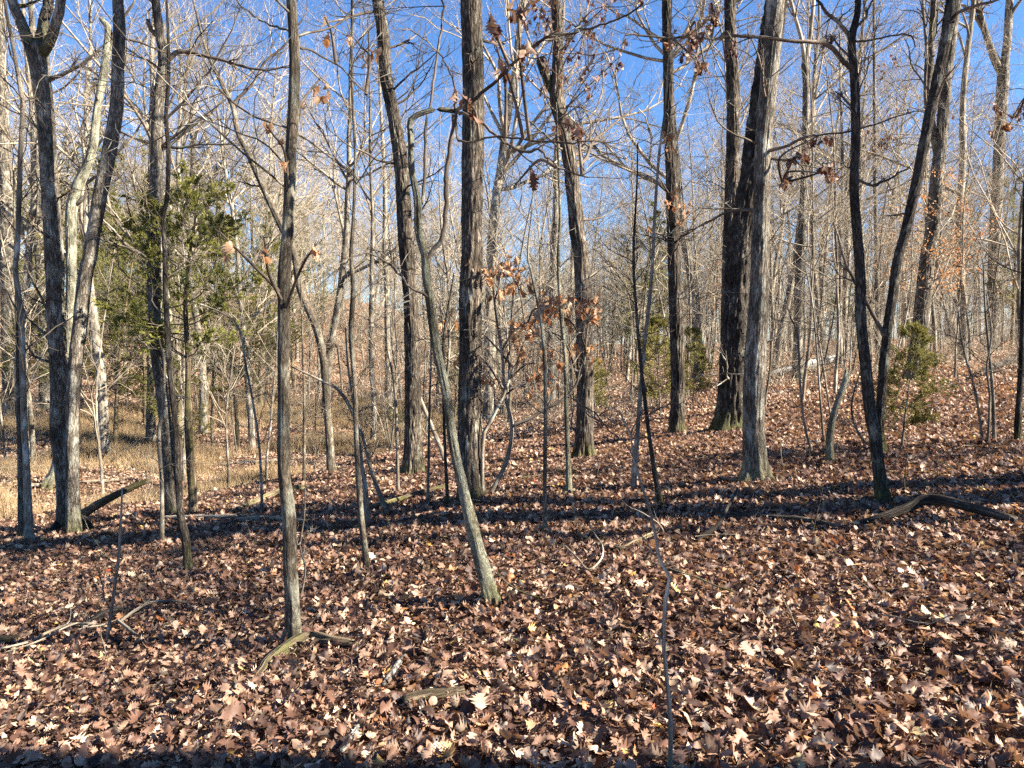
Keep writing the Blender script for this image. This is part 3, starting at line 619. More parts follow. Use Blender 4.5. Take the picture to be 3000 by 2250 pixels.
T('N', 'leaning_pole', 'long thin dead pole leaning across towards the straight young tree',
  [(1134, 1512, 15), (1090, 1383, 13), (1060, 1270, 11), (1000, 1152, 9), (930, 1110, 7), (855, 1075, 5)], 'stem', seed=13, nb=5, nbl=(.08, .18), cat='pole', lean=.2)
T('O', 'ridged_oak', 'rugged oak with a mossy foot on the bank lip, leaning as it rises',
  [(1212, 1388, 62), (1211, 1293, 49), (1210, 1157, 46), (1208, 1021, 46), (1203, 886, 44), (1192, 750, 42), (1184, 633, 41), (1176, 497, 39), (1158, 362, 36), (1132, 226, 34), (1120, 90, 33), (1106, 0, 32)], 'oak', ext=3, crown=3, seed=14, nb=12, nbt=(.3, .95), nbl=(.06, .16), rough=.16)
T('P', 'ridged_oak', 'thick straight oak with plated grey bark, beside the curving lichened sapling',
  [(1384, 1470, 78), (1378, 1400, 68), (1375, 1338, 66), (1375, 1202, 66), (1377, 1021, 66), (1378, 840, 65), (1382, 750, 63), (1382, 633, 62), (1386, 452, 62), (1387, 226, 60), (1380, 0, 58)], 'oak', ext=4, crown=1, seed=15, nb=8, nbt=(.25, .9), nbl=(.04, .1), rough=.16, flare=.5)
T('Q', 'lichened_sapling', 'curving sapling with pale lichened bark, its arched top spreading long thin branches',
  [(1442, 1778, 48), (1432, 1730, 42), (1407, 1636, 42), (1373, 1500, 37), (1356, 1428, 31), (1327, 1293, 28), (1308, 1157, 27), (1280, 1021, 27), (1260, 886, 25), (1248, 795, 25), (1246, 750, 24), (1227, 678, 24), (1224, 588, 22), (1207, 497, 19), (1204, 407, 17), (1201, 356, 16), (1222, 337, 15), (1280, 320, 14), (1335, 327, 13)], 'lichen', seed=16, rough=.16,
  limbs=[dict(p=[(1335, 327, 12), (1362, 337, 10), (1402, 362, 9), (1462, 410, 8), (1530, 436, 8), (1552, 430, 7), (1600, 470, 6), (1700, 500, 4)], n=6, dz=-.4),
         dict(p=[(1335, 322, 12), (1400, 270, 10), (1460, 212, 9), (1530, 142, 8), (1600, 92, 7), (1800, 50, 5), (1880, 0, 4)], n=8, dz=-.6),
         dict(p=[(1250, 770, 16), (1290, 700, 14), (1304, 610, 14), (1312, 497, 13), (1322, 410, 12), (1335, 330, 10)], n=0),
         dict(p=[(1228, 600, 12), (1244, 570, 11), (1253, 407, 9), (1271, 294, 8), (1312, 68, 7), (1307, 0, 6), (1320, -120, 4)], n=8, dz=.4),
         dict(p=[(1320, 440, 8), (1360, 420, 7), (1480, 408, 6), (1640, 416, 5), (1790, 428, 3)], n=6, dz=-.5),
         dict(p=[(1248, 870, 10), (1200, 830, 7), (1130, 775, 6), (1080, 750, 5), (1000, 762, 3)], n=7, dz=-.4),
         dict(p=[(1335, 322, 7), (1338, 262, 6), (1312, 190, 5), (1280, 150, 4), (1200, 90, 3)], n=6, dz=-.4)])
T('R', 'slim_far_tree', 'slim pale tree on the valley floor behind the leaning oak',
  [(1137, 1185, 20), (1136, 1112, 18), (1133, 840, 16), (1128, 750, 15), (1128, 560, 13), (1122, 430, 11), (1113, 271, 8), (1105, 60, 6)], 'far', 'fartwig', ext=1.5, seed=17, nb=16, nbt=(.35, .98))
T('S', 'thin_sapling', 'thin upright sapling in front of the russet leaved oak saplings',
  [(1597, 1579, 15), (1596, 1428, 12), (1598, 1202, 12), (1596, 1066, 11), (1583, 931, 9), (1556, 795, 7), (1546, 740, 6), (1560, 600, 4)], 'young', seed=18, nb=12, nbt=(.35, .98), nbl=(.1, .24))
T('U', 'thin_sapling', 'straight pale footed sapling between the russet oak saplings and the dark leaning oak',
  [(1667, 1462, 20), (1664, 1338, 15), (1659, 1202, 14), (1657, 1066, 13), (1641, 886, 11), (1636, 750, 10), (1640, 633, 8), (1635, 452, 6), (1630, 300, 4)], 'lichen', seed=19, nb=14, nbt=(.35, .98), nbl=(.1, .22))
T('V', 'far_oak', 'mid sized pale tree behind the russet oak saplings',
  [(1613, 1185, 32), (1616, 1100, 27), (1617, 976, 25), (1623, 750, 24), (1629, 633, 21), (1631, 452, 17), (1640, 300, 13), (1648, 120, 9)], 'far', 'fartwig', ext=3, seed=20, nb=20, nbt=(.45, .98))
T('W', 'leaning_oak', 'dark thick oak leaning back with a broken limb stub and hanging russet leaves',
  [(1713, 1345, 68), (1712, 1300, 54), (1712, 1247, 50), (1714, 1112, 47), (1710, 931, 45), (1702, 750, 44), (1690, 678, 43), (1683, 588, 42), (1666, 452, 41), (1647, 362, 40), (1630, 285, 40), (1634, 200, 32), (1634, 90, 30), (1628, 0, 28)], 'oak', ext=3, crown=0, seed=21, nb=10, nbt=(.35, .9), nbl=(.08, .18), rough=.16,
  limbs=[dict(p=[(1625, 290, 26), (1605, 225, 28), (1590, 175, 30), (1588, 168, 24)], n=0), dict(p=[(1690, 500, 12), (1715, 470, 10), (1740, 420, 9), (1800, 370, 7), (1860, 320, 5)], n=9, dz=.5)])
T('X', 'crossing_sapling', 'slim sapling leaning one way across its neighbour near the tall straight oak',
  [(1854, 1443, 17), (1866, 1292, 14), (1875, 1157, 12), (1887, 1021, 11), (1902, 886, 11), (1913, 750, 10), (1918, 633, 9), (1931, 452, 8), (1949, 316, 6), (1960, 150, 4)], 'stem', seed=22, nb=14, nbt=(.35, .98), nbl=(.08, .2), ext=.8)
T('Y', 'crossing_sapling', 'slim darker sapling crossing in front of its paler neighbour near the tall straight oak',
  [(1936, 1492, 17), (1911, 1338, 13), (1893, 1202, 12), (1878, 1066, 11), (1866, 931, 9), (1856, 750, 8), (1866, 542, 5), (1868, 420, 4)], 'dark', seed=23, nb=12, nbt=(.35, .98), nbl=(.08, .2))
T('Z', 'straight_oak', 'tall straight sunlit oak with a few withered leaves clinging to its trunk',
  [(1984, 1272, 52), (1984, 1220, 43), (1985, 1085, 41), (1977, 814, 37), (1969, 542, 34), (1964, 452, 33), (1960, 271, 30), (1955, 90, 28), (1953, 0, 27)], 'oak', ext=3, crown=2, seed=24, nb=14, nbt=(.3, .95), nbl=(.06, .16), rough=.15)
T('a', 'hidden_oak', 'mid sized oak rising from behind the darkest thick oak',
  [(2128, 1215, 44), (2132, 1000, 42), (2140, 678, 40), (2146, 542, 40), (2149, 407, 38), (2148, 271, 36), (2141, 136, 33), (2138, 0, 31)], 'oak', ext=4, crown=3, seed=25, nb=14, nbt=(.35, .95), nbl=(.06, .15), rough=.15)
T('b', 'dark_oak', 'thickest dark oak with deeply furrowed bark, behind the smooth pale tree',
  [(2136, 1262, 100), (2140, 1215, 82), (2144, 1157, 76), (2150, 1021, 75), (2158, 886, 76), (2166, 750, 76), (2188, 600, 72), (2213, 452, 68), (2248, 181, 63), (2275, 0, 60)], 'dark', ext=5, crown=0, seed=26, nb=6, nbt=(.05, .3), nbl=(.05, .09), rough=.22, flare=.4)
T('c', 'pale_tree', 'smooth pale grey tree with a dark mossy foot, in front of the darkest oak',
  [(2209, 1412, 84), (2209, 1385, 74), (2209, 1338, 66), (2208, 1202, 61), (2215, 1021, 59), (2224, 886, 53), (2227, 750, 51), (2228, 678, 49), (2233, 542, 47), (2238, 407, 47), (2250, 271, 48), (2263, 136, 48), (2272, 0, 48)], 'pale', ext=3.5, crown=1, seed=27, nb=6, nbt=(.3, .9), nbl=(.06, .14), rough=.08, flare=.6,
  limbs=[dict(p=[(2255, 452, 12), (2300, 430, 9), (2370, 405, 7), (2500, 392, 5), (2680, 340, 3)], n=8, dz=-.8), dict(p=[(2255, 455, 10), (2320, 475, 8), (2340, 500, 6), (2300, 545, 4)], n=6, dz=-.5)])
T('d', 'black_sapling', 'sinuous black barked tree throwing one long level branch, before the mossy leaning tree',
  [(2588, 1482, 42), (2575, 1383, 34), (2565, 1293, 33), (2549, 1202, 32), (2535, 1066, 31), (2521, 931, 30), (2521, 840, 29), (2517, 750, 27), (2511, 678, 27), (2503, 542, 26), (2508, 407, 26), (2505, 271, 25), (2498, 181, 23), (2495, 113, 22), (2511, 45, 18), (2514, 0, 17)], 'dark', ext=2, crown=2, seed=28, rough=.15, nb=3, nbt=(.4, .8), nbl=(.08, .16),
  limbs=[dict(p=[(2495, 120, 15), (2480, 88, 12), (2434, 41, 10), (2402, 0, 8), (2360, -60, 6)], n=6), dict(p=[(2497, 212, 15), (2452, 167, 13), (2420, 138, 12), (2375, 129, 11), (2271, 131, 10), (2181, 120, 9), (2113, 127, 8), (2000, 131, 7), (1904, 133, 6), (1823, 127, 5)], n=9, lf=(.08, .2), dz=-.5),
         dict(p=[(2500, 122, 7), (2588, 108, 5), (2669, 104, 5), (2696, 140, 3)], n=5), dict(p=[(2522, 525, 9), (2560, 540, 8), (2600, 528, 7), (2670, 500, 5)], n=6), dict(p=[(2512, 85, 9), (2540, 35, 7), (2560, -10, 5)], n=4)])
T('e', 'mossy_leaning_tree', 'mossy dark tree leaning away from its yellowed foot beside the small cedar',
  [(2583, 1335, 28), (2578, 1247, 23), (2587, 1112, 27), (2599, 976, 28), (2618, 840, 28), (2632, 750, 28), (2653, 678, 28), (2684, 542, 30), (2710, 407, 29), (2739, 271, 29), (2766, 136, 31), (2791, 0, 33)], 'dark', ext=2.5, crown=3, seed=29, rough=.15, nb=6, nbt=(.3, .9), nbl=(.06, .16),
  limbs=[dict(p=[(2590, 1000, 14), (2560, 930, 12), (2533, 886, 11), (2500, 820, 10), (2470, 750, 8), (2440, 660, 5)], n=6)])
T('f', 'pale_twin_tree', 'pale sunlit tree behind the small cedar, leaning the same way as the mossy tree',
  [(2680, 1122, 60), (2684, 1060, 50), (2690, 1021, 44), (2703, 886, 42), (2717, 750, 38), (2732, 678, 38), (2743, 542, 37), (2757, 407, 33), (2773, 226, 29), (2800, 0, 26)], 'pale', ext=4, crown=1, seed=30, nb=12, nbt=(.35, .95), nbl=(.05, .14),
  limbs=[dict(p=[(2745, 480, 20), (2722, 300, 20), (2727, 180, 19), (2732, 60, 18), (2734, -60, 16), (2740, -300, 9)], n=10), dict(p=[(2728, 420, 10), (2708, 300, 9), (2705, 150, 8), (2694, 0, 7), (2690, -100, 5)], n=8)])
T('g', 'forked_far_tree', 'straight pale tree forking high, near the white fallen log',
  [(2337, 1125, 32), (2338, 1000, 27), (2340, 840, 25), (2350, 678, 23), (2359, 452, 21), (2362, 271, 19), (2358, 190, 19)], 'pale', 'fartwig', seed=31, nb=16, nbt=(.3, .95), nbl=(.1, .25),
  limbs=[dict(p=[(2358, 200, 14), (2348, 113, 12), (2316, 0, 9), (2290, -120, 6), (2280, -300, 3)], n=12), dict(p=[(2360, 200, 14), (2373, 113, 12), (2384, 0, 10), (2390, -150, 7), (2400, -320, 3)], n=12)])
T('h', 'forked_far_tree', 'grey tree forking into two wide limbs, behind the bare white stemmed saplings',
  [(2905, 1035, 36), (2908, 900, 31), (2913, 723, 30), (2922, 542, 29), (2931, 362, 29), (2938, 240, 30), (2940, 200, 30)], 'pale', 'fartwig', seed=32, nb=16, nbt=(.3, .95), nbl=(.1, .22),
  limbs=[dict(p=[(2938, 220, 22), (2913, 172, 20), (2886, 90, 17), (2859, 0, 14), (2830, -120, 10), (2790, -320, 4)], n=12), dict(p=[(2940, 220, 24), (2950, 113, 22), (2956, 0, 20), (2975, -130, 14), (2990, -380, 5)], n=12), dict(p=[(2886, 90, 9), (2850, 40, 8), (2800, 10, 6), (2740, 5, 4)], n=8)])
T('i', 'edge_sapling', 'dark slim sapling beside the group of bare white stemmed saplings',
  [(2980, 1300, 19), (2984, 1200, 17), (2990, 1112, 16), (2996, 950, 15), (3000, 700, 13), (3008, 400, 10), (3010, 100, 7)], 'dark', seed=33, nb=10, nbt=(.3, .98), ext=1)
T('j', 'broken_snag', 'short broken pale snag leaning among thin saplings',
  [(2430, 1362, 23), (2432, 1270, 20), (2446, 1202, 18), (2470, 1134, 17), (2481, 1098, 16)], 'lichen', stub=True, seed=34, cat='snag', rough=.18)
T('k', 'leaning_tree', 'tall thin tree leaning far over behind the straight young tree',
  [(972, 1386, 26), (965, 1290, 23), (958, 1202, 22), (949, 1066, 22), (931, 976, 22), (904, 908, 21), (877, 840, 21), (864, 750, 20), (827, 669, 19), (778, 565, 18), (732, 461, 16), (696, 384, 15), (683, 316, 13), (651, 249, 11), (610, 163, 9), (580, 60, 6)], 'young', seed=35, nb=16, nbt=(.45, .98), nbl=(.06, .15), ext=.8,
  limbs=[dict(p=[(685, 305, 9), (746, 240, 8), (778, 181, 7), (841, 127, 5), (900, 40, 3)], n=8), dict(p=[(950, 1060, 10), (985, 1010, 8), (1000, 1150, 6)], n=3)])
T('l', 'rough_old_tree', 'gnarled pale tree with two crooked leaders behind the dappled tree',
  [(470, 1215, 34), (476, 1000, 28), (484, 850, 24), (500, 741, 22), (542, 624, 20), (560, 560, 17), (565, 407, 13), (540, 316, 12), (543, 249, 10), (560, 120, 7)], 'pale', seed=36, nb=18, nbt=(.4, .98), nbl=(.08, .2), ext=1,
  limbs=[dict(p=[(545, 615, 14), (574, 579, 12), (628, 520, 9), (651, 475, 7), (690, 420, 4)], n=9), dict(p=[(560, 420, 8), (590, 360, 7), (650, 350, 5), (720, 350, 3)], n=7)])
T('m', 'thin_sapling', 'thin straight stem on the gully bank beside the straight young tree',
  [(891, 1430, 10), (891, 1157, 8), (887, 1021, 6), (880, 800, 4)], 'young', seed=37, nb=12, nbl=(.12, .25), nbt=(.3, .98))
T('n', 'arching_sapling', 'thin sapling arching over into a long twiggy bough above the gully',
  [(769, 1502, 9), (760, 1315, 8), (741, 1180, 7), (719, 1066, 6), (697, 953, 6), (633, 908, 5), (560, 884, 3)], 'stem', seed=38, nb=10, nbl=(.08, .2), nbt=(.3, .98))
T('o', 'thin_sapling', 'short dark stem among pale trunks at the hollow edge',
  [(97, 1362, 15), (93, 1247, 14), (84, 1150, 11), (81, 1112, 9), (70, 950, 6)], 'young', seed=39, nb=8, nbt=(.3, .98))
T('p', 'far_oak', 'broad pale trunk across the hollow behind the forked tree',
  [(136, 1204, 40), (133, 1100, 33), (131, 1021, 30), (120, 800, 28), (105, 500, 24), (100, 200, 18), (90, 0, 14)], 'pale', 'fartwig', seed=40, nb=18, ext=2, nbt=(.35, .98))
T('q', 'far_oak', 'thick pale trunk beyond the slender pale tree, crossing the hollow slope',
  [(32, 1228, 44), (28, 1112, 36), (20, 750, 36), (16, 500, 32), (10, 316, 28), (0, 100, 22)], 'pale', 'fartwig', seed=41, nb=16, ext=3, nbt=(.35, .98))
T('r', 'leaning_pole', 'thin slanting pole propped between the two big oaks at the bank',
  [(1308, 1362, 14), (1290, 1310, 13), (1240, 1190, 11), (1205, 1100, 9), (1180, 1040, 6)], 'stem', seed=42, cat='pole', nb=4, lean=.15)
T('s', 'thin_sapling', 'thin stem rising in front of the mossy footed leaning oak',
  [(1167, 1456, 10), (1163, 1300, 9), (1158, 1157, 8), (1149, 1089, 7), (1136, 1021, 6), (1130, 850, 4)], 'stem', seed=43, nb=10, nbt=(.3, .98), nbl=(.1, .25))
T('t', 'thin_sapling', 'very thin straight stem between the two big oaks',
  [(1253, 1488, 9), (1258, 1202, 7), (1262, 1066, 5), (1264, 900, 4)], 'stem', seed=44, nb=9, nbt=(.3, .98), nbl=(.12, .25))
T('u', 'thin_sapling', 'thin dark stem hugging the lichened curving sapling',
  [(1312, 1492, 11), (1303, 1293, 9), (1298, 1066, 9), (1301, 976, 8), (1309, 925, 7), (1330, 800, 4)], 'dark', seed=45, nb=9, nbt=(.3, .98), nbl=(.1, .25))
T('v', 'slim_far_tree', 'slim dark tree in the thicket behind the white log',
  [(2412, 1070, 18), (2408, 1000, 16), (2395, 880, 15), (2382, 750, 13), (2378, 500, 10), (2390, 250, 7)], 'far', 'fartwig', seed=46, nb=16, ext=1.5, nbt=(.35, .98))
T('w', 'slim_far_tree', 'slim grey tree in the thicket above the broken snag',
  [(2462, 1085, 15), (2460, 900, 13), (2462, 750, 12), (2468, 500, 9), (2462, 250, 6)], 'far', 'fartwig', seed=47, nb=16, ext=1.5, nbt=(.35, .98))
T('x', 'slim_far_tree', 'tall thin white stem behind the sinuous black tree',
  [(2572, 1070, 14), (2570, 900, 12), (2565, 600, 11), (2562, 300, 9), (2560, 0, 7)], 'pale', 'fartwig', seed=48, nb=16, ext=1.5, nbt=(.35, .98))
# thin bare saplings near the snag and the small cedar
for i, (lab, pts) in enumerate([
    ('thin wavy sapling between the pale tree and the broken snag', [(2384, 1343, 8), (2357, 1247, 7), (2343, 1112, 7), (2337, 976, 6), (2316, 931, 5), (2290, 818, 4)]),
    ('thin sapling directly behind the broken snag', [(2414, 1302, 7), (2402, 1157, 7), (2393, 1021, 6), (2380, 886, 5), (2362, 795, 4)]),
    ('short thin stem leaning onto the broken snag', [(2434, 1226, 6), (2416, 1103, 6), (2400, 1000, 5), (2390, 930, 3)]),
    ('bow shaped thin stem between the snag and the sinuous black tree', [(2544, 1310, 7), (2511, 1261, 7), (2495, 1202, 6), (2502, 1148, 5), (2520, 1090, 4)]),
    ('bare white stemmed sapling with a wide fork, in the open leaves past the small cedar', [(2879, 1307, 8), (2868, 1211, 7), (2852, 1125, 7), (2830, 1050, 6), (2814, 976, 5), (2808, 900, 4)]),
    ('bare white stemmed sapling close to a thicker grey one past the small cedar', [(2893, 1312, 8), (2900, 1157, 7), (2890, 1080, 6), (2905, 980, 5), (2890, 860, 4)]),
    ('thicker grey sapling among the bare white stemmed ones', [(2913, 1307, 11), (2909, 1157, 10), (2897, 1021, 8), (2886, 900, 6), (2880, 760, 4)])]):
    T('sap%d' % i, 'bare_sapling', lab, pts, 'stem', seed=60 + i, nb=10, nbt=(.3, .98), nbl=(.14, .34), sub=4)
# the wand of a sapling close to the lens
T('wand', 'wiry_sapling', 'wiry pale sapling wand with kinks, rooted in the nearest leaves of the open slope',
  [(1960, 2290, 15), (1965, 2133, 13), (1954, 1997, 12), (1943, 1862, 12), (1954, 1726, 12), (1963, 1699, 11), (1931, 1636, 10), (1920, 1568, 9), (1906, 1500, 8), (1881, 1428, 7), (1856, 1340, 6), (1852, 1283, 6), (1812, 1202, 4)], 'deadwood', seed=70, nb=0, flare=.1,
  limbs=[dict(p=[(1920, 1608, 5), (1880, 1590, 4), (1840, 1572, 3)], n=0), dict(p=[(1944, 1866, 6), (1938, 1862, 6)], n=0), dict(p=[(1852, 1283, 6), (1870, 1230, 4), (1920, 1190, 3), (1960, 1180, 2)], n=5), dict(p=[(1856, 1340, 5), (1810, 1290, 4), (1740, 1230, 3), (1690, 1200, 2)], n=6), dict(p=[(1905, 1500, 5), (1912, 1450, 3), (1925, 1400, 2)], n=2)])
T('wand2', 'wiry_sapling', 'wiry sapling standing in the pile of pale sticks',
  [(312, 1894, 10), (332, 1749, 10), (348, 1627, 9), (355, 1500, 7), (358, 1430, 5)], 'stem', seed=71, nb=0, limbs=[dict(p=[(328, 1776, 5), (305, 1745, 4), (292, 1700, 4), (282, 1662, 3)], n=0)])
T('wand3', 'wiry_sapling', 'thin bent shoot close beside the straight young tree',
  [(880, 1760, 6), (893, 1690, 6), (893, 1650, 6), (879, 1608, 5), (884, 1560, 5), (892, 1510, 4), (895, 1400, 3)], 'stem', seed=72, nb=3, nbl=(.1, .2))
# russet oak saplings
T('oak1', 'russet_oak_sapling', 'crooked oak sapling holding orange brown leaves, growing close to the thick plated oak',
  [(1413, 1470, 11), (1416, 1283, 11), (1443, 1225, 10), (1479, 1148, 9), (1511, 1066, 7), (1560, 1044, 5)], 'stem', seed=80, nb=6, nbl=(.1, .25))
T('oak2', 'russet_oak_sapling', 'forked oak sapling with a wide spray of orange brown leaves',
  [(1428, 1466, 14), (1484, 1351, 13), (1500, 1247, 12), (1481, 1166, 10), (1470, 1039, 8), (1450, 900, 6), (1440, 800, 4)], 'stem', seed=81, nb=8, nbl=(.1, .25),
  limbs=[dict(p=[(1502, 1250, 12), (1556, 1216, 11), (1647, 1166, 9), (1692, 1094, 7), (1710, 1000, 5), (1720, 930, 4)], n=6), dict(p=[(1470, 1040, 7), (1520, 960, 6), (1580, 920, 5), (1640, 900, 4)], n=6)])
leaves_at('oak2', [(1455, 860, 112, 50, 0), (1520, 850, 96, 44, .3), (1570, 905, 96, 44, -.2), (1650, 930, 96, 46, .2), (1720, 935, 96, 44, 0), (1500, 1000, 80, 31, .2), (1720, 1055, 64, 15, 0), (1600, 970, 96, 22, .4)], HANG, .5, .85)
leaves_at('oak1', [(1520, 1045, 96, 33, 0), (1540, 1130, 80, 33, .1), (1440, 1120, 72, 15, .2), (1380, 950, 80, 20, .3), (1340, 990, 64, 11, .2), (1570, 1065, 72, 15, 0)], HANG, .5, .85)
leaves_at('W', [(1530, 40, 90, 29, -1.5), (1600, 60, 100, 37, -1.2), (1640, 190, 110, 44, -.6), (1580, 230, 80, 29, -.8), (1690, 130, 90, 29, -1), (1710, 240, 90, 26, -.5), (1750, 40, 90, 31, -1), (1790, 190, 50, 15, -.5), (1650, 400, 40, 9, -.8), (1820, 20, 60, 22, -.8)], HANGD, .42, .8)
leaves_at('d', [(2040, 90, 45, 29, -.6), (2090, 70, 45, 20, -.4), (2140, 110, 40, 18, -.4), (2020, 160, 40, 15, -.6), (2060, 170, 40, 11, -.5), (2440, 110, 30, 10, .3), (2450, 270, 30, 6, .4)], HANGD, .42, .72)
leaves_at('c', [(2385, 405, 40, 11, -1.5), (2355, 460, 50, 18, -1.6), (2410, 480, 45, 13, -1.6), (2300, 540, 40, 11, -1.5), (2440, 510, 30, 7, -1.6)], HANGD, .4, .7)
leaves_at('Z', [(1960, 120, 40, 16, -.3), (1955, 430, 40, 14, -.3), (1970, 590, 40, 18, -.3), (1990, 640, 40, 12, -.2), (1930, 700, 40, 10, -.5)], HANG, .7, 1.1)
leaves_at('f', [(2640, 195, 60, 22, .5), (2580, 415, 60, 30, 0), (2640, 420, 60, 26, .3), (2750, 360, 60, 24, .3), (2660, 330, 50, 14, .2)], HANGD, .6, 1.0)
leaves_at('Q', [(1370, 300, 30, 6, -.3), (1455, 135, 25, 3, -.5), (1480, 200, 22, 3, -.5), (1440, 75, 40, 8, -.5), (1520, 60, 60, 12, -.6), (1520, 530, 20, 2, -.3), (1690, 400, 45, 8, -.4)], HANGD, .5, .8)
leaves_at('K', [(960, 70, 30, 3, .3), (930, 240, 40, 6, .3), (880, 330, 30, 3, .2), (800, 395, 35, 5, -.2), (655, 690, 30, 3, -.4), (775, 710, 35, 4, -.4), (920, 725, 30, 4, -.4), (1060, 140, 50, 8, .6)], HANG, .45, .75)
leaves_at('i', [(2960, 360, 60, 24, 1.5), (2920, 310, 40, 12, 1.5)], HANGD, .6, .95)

LAND = [(218, 'joined pale trees'), (480, 'dappled tree'), (660, 'gully cedar'), (850, 'straight young tree'), (1040, 'slim swaying sapling'), (1205, 'mossy footed leaning oak'), (1385, 'thick plated oak'),
        (1540, 'russet oak saplings'), (1710, 'dark leaning oak'), (1885, 'crossing saplings'), (1980, 'tall straight oak'), (2160, 'darkest thick oak'), (2345, 'white fallen log'), (2545, 'sinuous black tree'), (2700, 'pale tree by the small cedar'), (2900, 'bare white stemmed saplings')]
def where(x, y):
    px = 1500 + FPX * x / y; nm = min(LAND, key=lambda q: abs(q[0] - px))[1]
    return ('far behind the ' if y > 45 else 'some way behind the ' if y > 28 else 'close behind the ') + nm
# ------------------------------------------------------------------ cedars
def cedar_foliage(seed, H, spread, mat, nbr=70, t0=.25, r0=.09, spr=22):
    r = np.random.default_rng(seed)
    p, R = grow(np.zeros((1, 3)), np.array([[0, 0, 1.0]]), np.array([H]), np.array([r0]), 16, .03, .05, r, .1); p[0, 0, 2] -= .2
    Vt, Q, A = trunk_np(catmull(p[0], 40), np.interp(np.linspace(0, 1, 40), np.linspace(0, 1, 16), R[0]), 10, .14, seed=seed)
    tm = np_mesh('trunk', Vt, Q, M['brownwood'] if H > 3 else M['stem'], A)
    st, d, ln, ra = spawn(p, R, nbr, r, t0, .99, (1.0, 1.5), (.2, .3), .3, tip=False)
    tt = (st[:, 2] / H); ln = spread * np.clip(1.08 - tt, .08, 1) ** .7 * r.uniform(.55, 1.1, nbr) * np.where(tt < t0 + .12, .75, 1)
    P1, R1 = grow(st, d, ln, np.clip(ra, .004, .02), 9, .10, .05, r, .25)
    ab = Acc(); ab.tube(P1, R1, 4)
    st, d, ln, ra = spawn(P1, R1, 9, r, .2, 1, (.35, .9), (.22, .45), .5, flat=.6); P2, R2 = grow(st, d, ln, np.maximum(ra, .002), 5, .15, .02, r, .4); ab.tube(P2, R2, 3)
    # feathery sprays: fine branchlets, each set with narrow tapering blades
    st, d, ln, ra = spawn(P2, R2, 5, r, .1, 1, (.3, .8), (.3, .6), .5, flat=.5); P3, R3 = grow(st, d, np.clip(ln, .05, .3), np.full(len(st), .0016), 4, .12, .03, r, .5)
    st, d, ln, ra = spawn(P3, R3, spr, r, .05, 1, (.25, .7), (.1, .2), .5, tip=False)
    n = len(st); L = r.uniform(.02, .06, n) * (H / 7) ** .3; d = unit(d + np.array([0, 0, .1])); side = unit(np.cross(d, r.normal(size=(n, 3)))) * (L * .13)[:, None]
    e = st + d * L[:, None]; mdl = st + d * (L * .55)[:, None] + r.normal(0, .006, (n, 3))
    V_ = np.stack([st, mdl + side, e, mdl - side], 1).reshape(-1, 3); Fq = np.arange(n * 4).reshape(n, 4)
    return tm, ab.mesh('branches', M['twig']), np_mesh('crown', V_, Fq, mat, None, False)
CED = [cedar_foliage(801, 7.0, 2.3, M['cedar'], nbr=64, t0=.30), cedar_foliage(802, 8.5, 2.0, M['cedar'], nbr=70, t0=.22), cedar_foliage(803, 5.5, 1.5, M['cedar'], nbr=54, t0=.15)]
CEDG = cedar_foliage(811, 3.9, 1.9, M['cedar'], nbr=40, t0=.48, r0=.062)
CEDS = cedar_foliage(804, 1.35, .52, M['cedaryel'], nbr=46, t0=.12, r0=.016, spr=10)
def put_cedar(pr, x, y, s, rz, name, label, group=None):
    t = thing(name, label, 'cedar', (x, y, float(gz(x, y)) - .02), group); t.scale = (s, s, s); t.rotation_euler = (0, 0, rz)
    link('trunk', pr[0], t); link('branches', pr[1], t); link('crown', pr[2], t); return t
def put_px(pr, px, py, s, rz, name, label, group=None):
    b = on_ground(px, py); return put_cedar(pr, b[0], b[1], s, rz, name, label, group)
put_px(CEDG, 565, 1506, 1.0, 1.0, 'cedar_tree', 'green cedar with bare dead lower branches, rooted by the dry gully')
put_px(CEDS, 2642, 1316, 1.0, .5, 'cedar_sapling', 'small yellow green cedar sapling at the foot of the mossy leaning tree')
put_px(CEDS, 1745, 1235, 1.25, 2.5, 'cedar_sapling', 'yellowish young cedar behind the dark leaning oak')
put_px(CEDS, 1935, 1225, 1.5, 4.0, 'cedar_sapling', 'yellowish young cedar by the foot of the tall straight oak')
put_px(CEDS, 2030, 1190, 1.3, 1.3, 'cedar_sapling', 'yellowish young cedar between the straight oak and the darkest oak')
put_px(CEDS, 1165, 1270, .9, 3.3, 'cedar_sapling', 'low yellowish cedar beside the log on the hollow floor')
rc = np.random.default_rng(77)
for (px, Yd, pr, s) in [(520, 23, 2, .95), (690, 26, 0, .95), (330, 26, 1, .95), (420, 31, 0, 1.25), (600, 33, 1, 1.1), (760, 36, 2, 1.5), (520, 40, 1, 1.3), (200, 34, 2, 1.4), (70, 29, 1, .9), (860, 43, 1, 1.2), (440, 48, 1, 1.5), (640, 52, 1, 1.5), (280, 46, 1, 1.4),
                        (120, 42, 1, 1.3), (360, 56, 1, 1.7), (760, 56, 1, 1.5), (500, 62, 1, 1.7), (180, 58, 1, 1.6), (940, 56, 1, 1.3), (20, 48, 0, 1.6), (580, 44, 0, 1.6), (340, 38, 0, 1.4)]:
    xw = (px - 1500) / FPX * Yd
    put_cedar(CED[pr], xw, Yd, s, rc.uniform(0, 6), 'cedar_tree', 'olive green cedar ' + where(xw, Yd) + ', across the hollow', 'cedars across the hollow')
